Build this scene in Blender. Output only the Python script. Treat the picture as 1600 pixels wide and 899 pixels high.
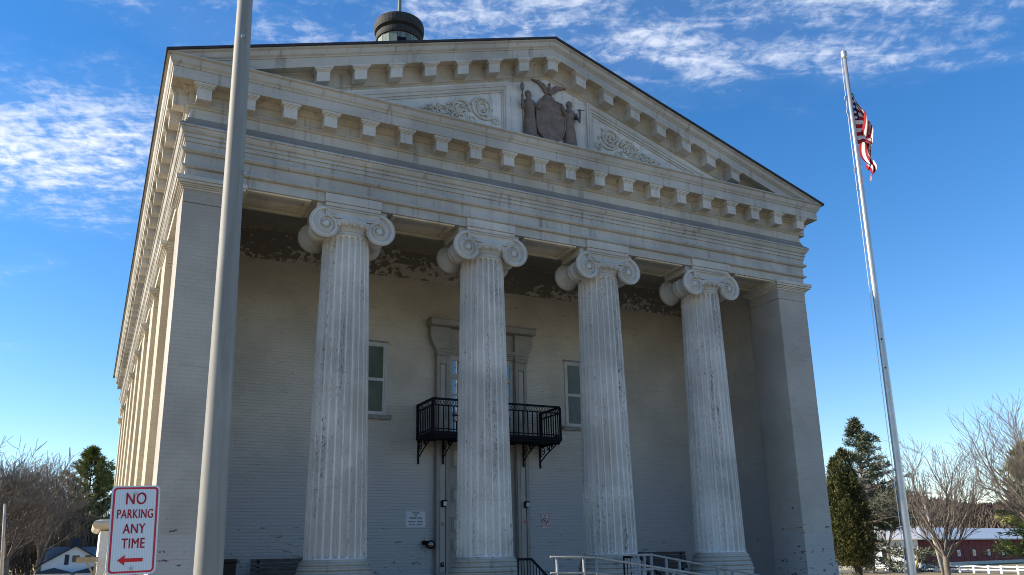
import bpy, bmesh, math, random
import numpy as np
from mathutils import Vector, Matrix

scene = bpy.context.scene
for o in list(bpy.data.objects):
    bpy.data.objects.remove(o, do_unlink=True)
COL = scene.collection
random.seed(7)
rng = np.random.default_rng(7)
R_ = math.radians

# ------------------------------------------------------------------ camera
YAW, PITCH, ROLL, F_PX = R_(27.3029), R_(14.9627), R_(-1.1988), 1284.078
cam_pos = Vector((-8.5436, -14.766, 1.6182))
fwd = Vector((math.sin(YAW) * math.cos(PITCH), math.cos(YAW) * math.cos(PITCH), math.sin(PITCH)))
rgt0 = Vector((math.cos(YAW), -math.sin(YAW), 0))
up0 = rgt0.cross(fwd)
rgt = rgt0 * math.cos(ROLL) + up0 * math.sin(ROLL)
upv = up0 * math.cos(ROLL) - rgt0 * math.sin(ROLL)
cd = bpy.data.cameras.new("camera")
cd.sensor_fit = 'HORIZONTAL'
cd.sensor_width = 36.0
cd.lens = F_PX * 36.0 / 1600.0
cd.shift_x = (800 - 806.93) / 1600
cd.shift_y = (530.75 - 449.5) / 1600
cd.clip_end = 6000
cd.clip_start = 0.05
cam = bpy.data.objects.new("camera", cd)
COL.objects.link(cam)
bk = -fwd
cam.matrix_world = Matrix(((rgt.x, upv.x, bk.x, cam_pos.x), (rgt.y, upv.y, bk.y, cam_pos.y), (rgt.z, upv.z, bk.z, cam_pos.z), (0, 0, 0, 1)))
scene.camera = cam

# ------------------------------------------------------------------ sun and sky
SUN_EL = R_(25.5)
sun_h = Vector((-0.889, 0.458, 0)).normalized()
sun_dir = Vector((sun_h.x * math.cos(SUN_EL), sun_h.y * math.cos(SUN_EL), math.sin(SUN_EL)))
sd = bpy.data.lights.new("sun", 'SUN')
sd.energy = 4.1
sd.angle = R_(0.53)
sd.color = (1.0, 0.90, 0.74)
sun = bpy.data.objects.new("sun", sd)
COL.objects.link(sun)
sun.rotation_euler = (-sun_dir).to_track_quat('-Z', 'Y').to_euler()
sun.location = (-30, 20, 40)

world = bpy.data.worlds.new("World")
scene.world = world
world.use_nodes = True
nt = world.node_tree
for n in list(nt.nodes):
    nt.nodes.remove(n)
def wn(t, **k):
    n = nt.nodes.new(t)
    for a, b in k.items():
        setattr(n, a, b)
    return n
def wl(a, b):
    nt.links.new(a, b)
def wmath(op, a, b=None, c=None, clamp=False):
    n = wn('ShaderNodeMath', operation=op, use_clamp=clamp)
    for i, v in enumerate((a, b, c)):
        if v is None: continue
        if isinstance(v, (int, float)): n.inputs[i].default_value = v
        else: wl(v, n.inputs[i])
    return n.outputs[0]
def wrange(v, a, b, c=0.0, d=1.0):
    n = wn('ShaderNodeMapRange', interpolation_type='SMOOTHSTEP')
    wl(v, n.inputs[0])
    for i, x in enumerate((a, b, c, d)): n.inputs[i + 1].default_value = x
    return n.outputs[0]
sky = wn('ShaderNodeTexSky', sky_type='NISHITA')
sky.sun_disc = False
sky.sun_elevation = SUN_EL
sky.sun_rotation = math.atan2(sun_h.x, sun_h.y)
sky.altitude = 100
sky.air_density = 1.0
sky.dust_density = 0.0
sky.ozone_density = 2.2
hs = wn('ShaderNodeHueSaturation')
hs.inputs['Saturation'].default_value = 1.36
hs.inputs['Value'].default_value = 1.0
tint = wn('ShaderNodeMix', data_type='RGBA', blend_type='MULTIPLY'); tint.inputs['Factor'].default_value = 1.0
tint.inputs['B'].default_value = (1.03, .97, 1.0, 1)
wl(sky.outputs[0], tint.inputs['A'])
wl(tint.outputs['Result'], hs.inputs['Color'])
tc = wn('ShaderNodeTexCoord')
sep = wn('ShaderNodeSeparateXYZ')
wl(tc.outputs['Generated'], sep.inputs[0])
zz = wmath('ADD', wmath('MAXIMUM', sep.outputs[2], 0.0), 0.06)
px = wmath('DIVIDE', sep.outputs[0], zz)
py = wmath('DIVIDE', sep.outputs[1], zz)
pv = wn('ShaderNodeCombineXYZ')
wl(px, pv.inputs[0]); wl(py, pv.inputs[1])
# streak frame: the cloud bands run roughly left to right, ripples across them
mp = wn('ShaderNodeMapping')
mp.inputs['Rotation'].default_value = (0, 0, R_(24))
mp.inputs['Scale'].default_value = (1.0, 1.0, 1.0)
wl(pv.outputs[0], mp.inputs['Vector'])
mst = wn('ShaderNodeMapping')
mst.inputs['Scale'].default_value = (0.55, 1.5, 1.0)
wl(mp.outputs[0], mst.inputs['Vector'])
def wnoise(vec, scale, det, rough, dist, off=0.0):
    n = wn('ShaderNodeTexNoise', noise_dimensions='3D')
    m2 = wn('ShaderNodeVectorMath', operation='ADD'); m2.inputs[1].default_value = (off, off * 0.7, off * 1.3)
    wl(vec, m2.inputs[0]); wl(m2.outputs[0], n.inputs['Vector'])
    n.inputs['Scale'].default_value = scale; n.inputs['Detail'].default_value = det
    n.inputs['Roughness'].default_value = rough; n.inputs['Distortion'].default_value = dist
    return n.outputs[0]
large = wnoise(mst.outputs[0], 1.1, 3, 0.5, 0.3, 3.1)
ripple = wnoise(mst.outputs[0], 11.0, 6, 0.62, 0.7, 8.4)
fine = wnoise(mp.outputs[0], 30.0, 5, 0.62, 0.4, 1.7)
wob = wn('ShaderNodeTexNoise'); wl(pv.outputs[0], wob.inputs['Vector']); wob.inputs['Scale'].default_value = 5.0; wob.inputs['Detail'].default_value = 4
wsub = wn('ShaderNodeVectorMath', operation='SUBTRACT'); wl(wob.outputs['Color'], wsub.inputs[0]); wsub.inputs[1].default_value = (.5, .5, .5)
wsc = wn('ShaderNodeVectorMath', operation='SCALE'); wl(wsub.outputs[0], wsc.inputs[0]); wsc.inputs['Scale'].default_value = .30
wad = wn('ShaderNodeVectorMath', operation='ADD'); wl(pv.outputs[0], wad.inputs[0]); wl(wsc.outputs[0], wad.inputs[1])
def blob(cx, cy, rx, ry, rot):
    m = wn('ShaderNodeMapping', vector_type='TEXTURE')
    m.inputs['Location'].default_value = (cx, cy, 0); m.inputs['Rotation'].default_value = (0, 0, rot)
    m.inputs['Scale'].default_value = (rx, ry, 1)
    wl(wad.outputs[0], m.inputs['Vector'])
    l = wn('ShaderNodeVectorMath', operation='LENGTH'); wl(m.outputs[0], l.inputs[0])
    return wrange(l.outputs['Value'], 0.1, 1.25, 1.0, 0.0)
blobs = [(0.16, 1.31, .30, .14, .1, .55), (0.55, 1.12, .42, .17, -.45, .9), (0.88, 1.04, .40, .16, -.30, .92), (1.14, .92, .34, .14, -.62, .78), (1.40, .80, .20, .05, -.55, .5),
         (1.05, .78, .45, .14, -.6, .8), (0.68, .93, .45, .16, -.5, .9), (-.22, 1.93, .40, .34, .9, 1.22), (-.05, 1.85, .30, .34, .2, 1.15), (-.35, 1.72, .34, .20, .3, .6), (-.23, 2.62, .14, .06, -.9, .5)]
mask = None
for b in blobs:
    v = wmath('MULTIPLY', blob(*b[:5]), b[5])
    mask = v if mask is None else wmath('MAXIMUM', mask, v)
general = wrange(large, 0.62, 0.85, 0.0, 0.5)
mask = wmath('MAXIMUM', mask, general)
tex = wmath('ADD', wmath('MULTIPLY', ripple, 0.55), wmath('MULTIPLY', fine, 0.45))
cov = wrange(wmath('ADD', tex, wmath('MULTIPLY', mask, .12)), 0.50, 0.78, 0.0, 1.0)
cl = wmath('MULTIPLY', wmath('POWER', mask, .8), wmath('ADD', wmath('MULTIPLY', cov, .80), .06))
cl = wmath('MINIMUM', wmath('MULTIPLY', cl, wrange(sep.outputs[2], 0.03, 0.2, 0.0, 1.0)), .92)
mix = wn('ShaderNodeMix', data_type='RGBA')
wl(cl, mix.inputs['Factor'])
wl(hs.outputs[0], mix.inputs['A'])
mix.inputs['B'].default_value = (4.7, 5.0, 5.6, 1)
bg = wn('ShaderNodeBackground')
bg.inputs['Strength'].default_value = 0.105
wl(mix.outputs['Result'], bg.inputs['Color'])
out = wn('ShaderNodeOutputWorld')
wl(bg.outputs[0], out.inputs['Surface'])

scene.render.engine = 'CYCLES'
scene.cycles.filter_width = 1.0
scene.cycles.max_bounces = 8
scene.cycles.diffuse_bounces = 5
scene.view_settings.view_transform = 'Standard'
scene.view_settings.look = 'None'
scene.view_settings.gamma = 1.0
scene.view_settings.use_curve_mapping = False
scene.view_settings.exposure = 1.04

# ------------------------------------------------------------------ materials
class Mat:
    """small node helper around one Principled material"""
    def __init__(s, name, color=(.5, .5, .5), rough=.7, metal=0.0, spec=0.35):
        s.m = bpy.data.materials.new(name); s.m.use_nodes = True
        s.t = s.m.node_tree; s.b = s.t.nodes['Principled BSDF']
        s.b.inputs['Base Color'].default_value = (*color, 1)
        s.b.inputs['Roughness'].default_value = rough
        s.b.inputs['Metallic'].default_value = metal
        s.b.inputs['Specular IOR Level'].default_value = spec
        s.col = None
        s.pos = s.n('ShaderNodeNewGeometry').outputs['Position']
        s.height = None
    def n(s, t, **k):
        x = s.t.nodes.new(t)
        for a, b in k.items(): setattr(x, a, b)
        return x
    def l(s, a, b): s.t.links.new(a, b)
    def math(s, op, a, b=None, clamp=False):
        x = s.n('ShaderNodeMath', operation=op, use_clamp=clamp)
        for i, v in enumerate((a, b)):
            if v is None: continue
            if isinstance(v, (int, float)): x.inputs[i].default_value = v
            else: s.l(v, x.inputs[i])
        return x.outputs[0]
    def scaled(s, sc, off=0.0, src=None):
        x = s.n('ShaderNodeMapping'); x.inputs['Scale'].default_value = sc; x.inputs['Location'].default_value = (off, off * .6, off * 1.7)
        s.l(src or s.pos, x.inputs['Vector']); return x.outputs[0]
    def noise(s, sc, scale=1.0, det=4, rough=.6, dist=0.0, off=0.0, src=None):
        x = s.n('ShaderNodeTexNoise'); s.l(s.scaled(sc, off, src), x.inputs['Vector'])
        x.inputs['Scale'].default_value = scale; x.inputs['Detail'].default_value = det
        x.inputs['Roughness'].default_value = rough; x.inputs['Distortion'].default_value = dist
        return x.outputs[0]
    def rng(s, v, a, b, c=0.0, d=1.0):
        x = s.n('ShaderNodeMapRange', interpolation_type='SMOOTHSTEP'); s.l(v, x.inputs[0])
        for i, q in enumerate((a, b, c, d)): x.inputs[i + 1].default_value = q
        return x.outputs[0]
    def mixc(s, fac, a, b):
        x = s.n('ShaderNodeMix', data_type='RGBA')
        for k, v in (('Factor', fac), ('A', a), ('B', b)):
            if isinstance(v, tuple): x.inputs[k].default_value = (*v, 1)
            elif isinstance(v, (int, float)): x.inputs[k].default_value = v
            else: s.l(v, x.inputs[k])
        return x.outputs['Result']
    def setc(s, c):
        s.col = c; s.l(c, s.b.inputs['Base Color']); return s
    def bump(s, h, strength=.3, dist=.01):
        x = s.n('ShaderNodeBump'); x.inputs['Strength'].default_value = strength; x.inputs['Distance'].default_value = dist
        s.l(h, x.inputs['Height']); s.l(x.outputs[0], s.b.inputs['Normal']); return s
    def z(s):
        x = s.n('ShaderNodeSeparateXYZ'); s.l(s.pos, x.inputs[0]); return x.outputs

def painted_brick(name, paint, repaint_or_skylight=None, repaint_or_skylight_z=0.0, chips=1.0, wavy=0.0, joint=.14, bumps=.35, soft=.02):
    m = Mat(name, paint, .75, 0, .3)
    c = m.z()
    u = m.math('ADD', c[0], c[1])
    wv = m.noise((.6, .6, 2.2), 1.0, 3, .55, 0.0, 5.0)
    zc = m.math('ADD', c[2], m.math('MULTIPLY', m.math('SUBTRACT', wv, .5), .05 * wavy + .012))
    uv = m.n('ShaderNodeCombineXYZ'); m.l(u, uv.inputs[0]); m.l(zc, uv.inputs[1])
    br = m.n('ShaderNodeTexBrick'); m.l(uv.outputs[0], br.inputs['Vector'])
    br.offset = .5; br.squash = 1.0
    for k, v in (('Scale', 1.0), ('Mortar Size', .006), ('Mortar Smooth', .6), ('Bias', 0.0), ('Brick Width', .215), ('Row Height', .0715)):
        br.inputs[k].default_value = v
    br.inputs['Color1'].default_value = (.35, .35, .35, 1); br.inputs['Color2'].default_value = (.65, .65, .65, 1)
    br.inputs['Mortar'].default_value = (.5, .5, .5, 1)
    bw = m.n('ShaderNodeRGBToBW'); m.l(br.outputs['Color'], bw.inputs[0])
    n1 = m.noise((.5, .5, .5), 1.0, 5, .6, 0, 2.0)
    n2 = m.noise((1.6, 1.6, 15.0), 1.0, 6, .68, .35, 4.0)
    dark = tuple(x * .80 for x in paint); lite = tuple(min(.9, x * 1.10) for x in paint)
    col = m.mixc(m.rng(n1, .3, .7), dark, lite)
    if repaint_or_skylight:
        edge = m.math('ADD', c[2], m.math('MULTIPLY', m.math('SUBTRACT', n1, .5), .10))
        col = m.mixc(m.rng(edge, repaint_or_skylight_z - soft, repaint_or_skylight_z + soft, 1.0, 0.0), col, repaint_or_skylight)
    # single bricks differ a little, joints hold dirt
    col = m.mixc(m.math('MULTIPLY', m.math('SUBTRACT', bw.outputs[0], .35), .22), col, tuple(x * .78 for x in paint))
    col = m.mixc(m.math('MULTIPLY', br.outputs['Fac'], joint), col, tuple(x * .55 for x in paint))
    col = m.mixc(m.rng(n2, .54, .72, 0, .5), col, tuple(x * .62 for x in paint))
    # chips down to the red brick, mostly low on the wall
    cn = m.noise((5.0, 5.0, 13.0), 1.0, 3, .55, .6, 11.0)
    cm = m.noise((.9, .9, .9), 1.0, 2, .5, 0, 21.0)
    lowz = m.rng(c[2], 1.0, 3.6, .10, .0)
    th = m.math('ADD', m.math('ADD', cn, lowz), m.math('MULTIPLY', m.math('SUBTRACT', cm, .5), .30))
    chip = m.rng(th, .735, .75, 0.0, chips)
    cc = m.mixc(m.rng(m.noise((3, 3, 3), 1, 2, .5, 0, 31.0), .45, .6), (.10, .085, .075), (.22, .075, .05))
    col = m.mixc(chip, col, cc)
    m.setc(col)
    h = m.math('SUBTRACT', m.math('ADD', m.math('MULTIPLY', n2, .8), m.math('MULTIPLY', bw.outputs[0], .5)), m.math('MULTIPLY', br.outputs['Fac'], 1.0))
    h = m.math('SUBTRACT', h, m.math('MULTIPLY', chip, .8))
    m.bump(h, bumps, .010)
    return m.m

def painted_stone(name, paint, stain=.4, fleck=.0, streak=True, joints=0.0):
    m = Mat(name, paint, .68, 0, .3)
    c = m.z()
    n1 = m.noise((.7, .7, .7), 1, 5, .62, .2, 1.0)
    n3 = m.noise((6, 6, 6), 1, 5, .65, 0, 6.0)
    ns = m.noise((12.0, 12.0, .22) if fleck > .7 else (7.0, 7.0, .55), 1, 4, .6, .25, 9.0)  # finer on columns: grime streaks that also paint in the shade of flutes
    dark = tuple(x * .76 for x in paint); lite = tuple(min(.88, x * 1.08) for x in paint)
    col = m.mixc(m.rng(n1, .32, .68), dark, lite)
    if streak:
        col = m.mixc(m.rng(ns, .54, .74, 0, stain), col, (.17, .15, .12))
    col = m.mixc(m.rng(n3, .55, .75, 0, .35), col, tuple(x * .68 for x in paint))
    nb = m.noise((1.3, 1.3, 22.0), 1, 4, .6, .3, 16.0)
    col = m.mixc(m.rng(nb, .6, .75, 0, stain * .6), col, (.15, .13, .11))
    if fleck > 0:
        f1 = m.noise((38, 38, 17.0), 1, 5, .66, .9, 13.0)
        fm = m.noise((5.5, 5.5, .35), 1, 3, .6, .3, 17.0)
        fl = m.rng(m.math('ADD', f1, m.math('MULTIPLY', m.math('SUBTRACT', fm, .5), .60)), .60, .68, 0, fleck)
        col = m.mixc(fl, col, (.20, .185, .165))
        pk = m.noise((.8, .8, .28), 1, 2, .5, .3, 41.0)
        col = m.mixc(m.rng(pk, .60, .72, 0, .35), col, (.50, .43, .34))
        h = m.math('SUBTRACT', m.math('MULTIPLY', n3, .6), fl)
    else:
        h = m.math('ADD', m.math('MULTIPLY', n3, .7), m.math('MULTIPLY', n1, .4))
    if joints > 0:
        u = m.math('ADD', c[0], c[1])
        fr = m.math('FRACT', m.math('DIVIDE', m.math('ADD', u, m.math('MULTIPLY', m.math('FLOOR', m.math('MULTIPLY', c[2], 2.1)), .83)), joints))
        j = m.rng(m.math('ABSOLUTE', m.math('SUBTRACT', fr, .5)), 0.0, .006 / joints, 1, 0)
        col = m.mixc(m.math('MULTIPLY', j, .75), col, (.08, .075, .07))
    m.setc(col); m.bump(h, .35, .006)
    return m.m

def simple(name, color, rough=.6, metal=0.0, var=.12, scale=6.0, bump=0.0, spec=.35):
    m = Mat(name, color, rough, metal, spec)
    n = m.noise((scale, scale, scale), 1, 4, .6, 0, 3.0)
    m.setc(m.mixc(m.rng(n, .3, .7), tuple(x * (1 - var) for x in color), tuple(min(.95, x * (1 + var)) for x in color)))
    if bump: m.bump(n, bump, .01)
    return m.m

CREAM = (.50, .46, .40)
M = {}
M['wall'] = painted_brick('painted_brick_wall', (.69, .625, .53), (.53, .525, .52), 3.9, .6, 1.0, .19, .75, 1.3)  # soft greyer fade low down: repaint plus cool skylight put into the colour
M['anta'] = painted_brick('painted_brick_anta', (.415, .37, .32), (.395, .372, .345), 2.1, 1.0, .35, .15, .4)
M['flank'] = painted_brick('painted_brick_flank', (.52, .45, .335), None, 0, .8, 0.0)
M['trim'] = painted_stone('painted_trim', (.455, .43, .39), .66, 0, True, 3.1)
M['stained_shaded'] = painted_stone('stained_shaded_soffit_paint', (.47, .415, .335), .6)  # browner paint: tan stains plus the shade under the corona put into it
M['trim2'] = painted_stone('painted_trim_plain', (.54, .505, .45), .5)
M['flash'] = painted_stone('weathered_flashing', (.23, .215, .195), .5)
M['column'] = painted_stone('flaking_column_paint', (.66, .63, .585), .30, .95)
M['capital'] = painted_stone('painted_capital', (.54, .515, .475), .30)
M['cbase'] = painted_stone('painted_column_base', (.40, .37, .32), .7)
M['soffit'] = painted_stone('painted_soffit', (.64, .56, .43), .4)
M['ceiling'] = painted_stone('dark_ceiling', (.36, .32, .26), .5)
M['panelw'] = painted_stone('relief_panel_white', (.64, .62, .58), .42, .5)
M['relief'] = painted_stone('relief_cream', (.60, .56, .48), .35)
M['door'] = simple('grey_door_paint', (.345, .315, .275), .5, 0, .1, 3.0)
M['doorl'] = simple('light_door_panel', (.43, .40, .36), .5, 0, .08, 3.0)
M['winwhite'] = simple('white_window_paint', (.58, .57, .55), .45, 0, .06)
M['sill'] = simple('stone_sill', (.30, .27, .25), .8, 0, .15, 8.0, .2)
M['brown'] = simple('brown_emblem_paint', (.175, .13, .105), .75, 0, .22, 9.0, .2)
M['iron'] = simple('black_iron', (.006, .006, .012), .6, 0.0, .2, 20.0, 0, .15)
M['roof'] = simple('dark_roof', (.035, .033, .04), .8, 0, .2)
M['copper'] = None
m = Mat('green_copper', (.2, .26, .24), .6)
n1 = m.noise((3, 3, .8), 1, 4, .6, .2); m.setc(m.mixc(m.rng(n1, .35, .65), (.085, .125, .118), (.18, .22, .20))); M['copper'] = m.m
M['copperdark'] = simple('dark_copper_lid', (.024, .024, .022), .75, 0, .3, 4.0)
M['galv'] = simple('galvanised_steel', (.27, .27, .265), .6, .2, .13, 18.0, .05)
m = Mat('galvanised_pole', (.45, .45, .44), .62, .0, .3)
n1 = m.noise((14, 14, 1.0), 1, 6, .7, .6); n2 = m.noise((3, 3, 30), 1, 3, .6)
m.setc(m.mixc(m.rng(n1, .3, .7), (.205, .195, .172), (.285, .272, .242))); m.bump(n2, .12, .004); M['pole'] = m.m
M['alu'] = simple('aluminium_pole', (.46, .46, .46), .38, .5, .08, 5.0)
M['wood'] = simple('weathered_bench_wood', (.105, .085, .080), .75, 0, .25, 7.0, .15)
M['binbrown'] = simple('dark_brown_bin', (.035, .022, .018), .6)
M['signwhite'] = simple('reflective_sign_white', (.66, .69, .71), .35, 0, .03, 40.0)
m = Mat('sign_sheeting', (.70, .72, .74), .32)
tcx = m.n('ShaderNodeTexCoord'); sx = m.n('ShaderNodeSeparateXYZ'); m.l(tcx.outputs['Object'], sx.inputs[0])
st = m.math('SINE', m.math('MULTIPLY', sx.outputs[0], 560.0))
m.setc(m.mixc(m.rng(st, -.6, .9), (.60, .645, .67), (.72, .735, .74))); M['sheeting'] = m.m
M['signred'] = simple('sign_red', (.56, .022, .045), .4, 0, .05)
M['arrowred'] = simple('sign_arrow_red', (.62, .012, .02), .4, 0, .05)
M['signblack'] = simple('sign_black', (.02, .02, .025), .5, 0, .05)
M['white'] = simple('white_house_paint', (.74, .75, .76), .6, 0, .06)
M['bluedark'] = simple('dark_blue_trim', (.02, .035, .07), .6)
M['redbarn'] = simple('red_barn_board', (.16, .022, .024), .75, 0, .25, 2.5)
M['barnroof'] = simple('white_metal_roof', (.50, .505, .51), .4, 0, .06, .5)
M['metalroof'] = simple('grey_metal_roof', (.20, .20, .215), .8, .0, .15, 1.0)
M['concrete'] = simple('concrete', (.50, .47, .42), .85, 0, .15, 2.0, .2)
M['asphalt'] = simple('asphalt', (.055, .055, .057), .9, 0, .2, 5.0, .3)
M['utility'] = simple('utility_pole_wood', (.42, .38, .33), .85, 0, .2, 3.0)
M['yellow'] = simple('yellow_guard', (.55, .42, .20), .6)
M['tanwood'] = simple('tan_lumber', (.42, .34, .22), .75, 0, .15, 4.0)
M['bark'] = simple('grey_bark', (.17, .135, .11), .9, 0, .3, 4.0)
M['barkwarm'] = simple('tan_bark', (.185, .155, .13), .9, 0, .3, 4.0)
M['barkdark'] = simple('dark_bark', (.055, .042, .034), .9, 0, .3, 4.0)
def foliage(name, a, b, sc=.9):
    m = Mat(name, a, .6, 0, .25)
    oi = m.n('ShaderNodeObjectInfo')
    n = m.noise((sc, sc, sc), 1, 4, .65, 0, 3.0); n2 = m.noise((9, 9, 9), 1, 2, .6, 0, 7.0)
    m.setc(m.mixc(m.math('ADD', m.rng(n, .35, .65, 0, .65), m.rng(n2, .3, .7, 0, .35)), a, b))
    return m.m
M['pine'] = foliage('pine_needles', (.08, .10, .03), (.34, .33, .085))
M['spruce'] = foliage('spruce_needles', (.05, .065, .04), (.14, .155, .095))
M['arbor'] = foliage('arborvitae_leaves', (.026, .034, .012), (.12, .112, .03), 1.5)
m = Mat('winter_ground', (.2, .17, .1), .95, 0, .1)
n1 = m.noise((.12, .12, .12), 1, 6, .6); n2 = m.noise((2, 2, 2), 1, 4, .65)
m.setc(m.mixc(m.rng(n2, .3, .7, 0, .5), m.mixc(m.rng(n1, .35, .65), (.29, .225, .13), (.20, .18, .085)), (.34, .265, .16)))
m.bump(n2, .5, .03); M['grass'] = m.m
m = Mat('wooded_hill', (.12, .09, .07), .95, 0, .1)
n1 = m.noise((.05, .05, .15), 1, 5, .65); m.setc(m.mixc(m.rng(n1, .35, .65), (.075, .055, .045), (.17, .125, .09))); M['hill'] = m.m
# peeling frieze band above the brick
m = Mat('peeling_band', (.13, .115, .10), .8)
c = m.z()
pn = m.noise((6.5, 6.5, 8.0), 1, 6, .66, .5, 2.0); pm = m.noise((.55, .55, .9), 1, 2, .5, 0, 12.0)
lowb = m.rng(c[2], 8.45, 9.15, .02, -.07)
pk = m.rng(m.math('ADD', m.math('ADD', pn, lowb), m.math('MULTIPLY', m.math('SUBTRACT', pm, .5), .55)),   .538, .558)
m.setc(m.mixc(pk, (.25, .225, .19), (.66, .61, .52))); m.bump(pk, .5, .012); M['peel'] = m.m
# window glass: thin, reflective
m = Mat('window_glass', (.02, .025, .03), .03, 0, .6)
tr = m.n('ShaderNodeBsdfTransparent'); tr.inputs[0].default_value = (.80, .84, .84, 1)
gl = m.n('ShaderNodeBsdfGlossy'); gl.inputs['Roughness'].default_value = .02
fr = m.n('ShaderNodeFresnel'); fr.inputs['IOR'].default_value = 1.5
mx = m.n('ShaderNodeMixShader')
m.l(m.math('ADD', m.math('MULTIPLY', fr.outputs[0], 1.0), .06), mx.inputs[0]); m.l(tr.outputs[0], mx.inputs[1]); m.l(gl.outputs[0], mx.inputs[2])
m.l(mx.outputs[0], m.t.nodes['Material Output'].inputs['Surface']); M['glass'] = m.m
M['blinddark'] = simple('olive_blind', (.46, .48, .40), .8, 0, .15, 2.0)
M['blindlite'] = simple('pale_blind', (.72, .75, .73), .8, 0, .12, 1.5)
M['curtain'] = simple('dark_blue_curtain', (.012, .016, .05), .8)
M['bluepane'] = simple('blue_backing', (.14, .27, .48), .5)
M['darkglass'] = simple('dark_window', (.02, .025, .035), .1, 0, .1, 2.0, 0, .6)
# flag
m = Mat('flag_cloth', (.5, .02, .03), .75)
uvn = m.n('ShaderNodeUVMap'); sp = m.n('ShaderNodeSeparateXYZ'); m.l(uvn.outputs[0], sp.inputs[0])
U_, V_ = sp.outputs[0], sp.outputs[1]
stp = m.math('MODULO', m.math('FLOOR', m.math('MULTIPLY', V_, 13.0)), 2.0)
colr = m.mixc(stp, (.40, .018, .035), (.74, .74, .74))
cant = m.math('MULTIPLY', m.math('LESS_THAN', U_, .40), m.math('LESS_THAN', V_, 7 / 13))
su = m.math('SUBTRACT', m.math('FRACT', m.math('MULTIPLY', U_, 15.0)), .5); sv = m.math('SUBTRACT', m.math('FRACT', m.math('MULTIPLY', V_, 9.3)), .5)
dd = m.math('ADD', m.math('MULTIPLY', su, su), m.math('MULTIPLY', sv, sv))
ccol = m.mixc(m.math('LESS_THAN', dd, .06), (.015, .02, .085), (.74, .74, .74))
m.setc(m.mixc(cant, colr, ccol))
tl = m.n('ShaderNodeBsdfTranslucent'); m.l(m.col, tl.inputs[0]); ms = m.n('ShaderNodeMixShader'); ms.inputs[0].default_value = .35
m.l(m.b.outputs[0], ms.inputs[1]); m.l(tl.outputs[0], ms.inputs[2]); m.l(ms.outputs[0], m.t.nodes['Material Output'].inputs['Surface'])
M['flag'] = m.m

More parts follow.
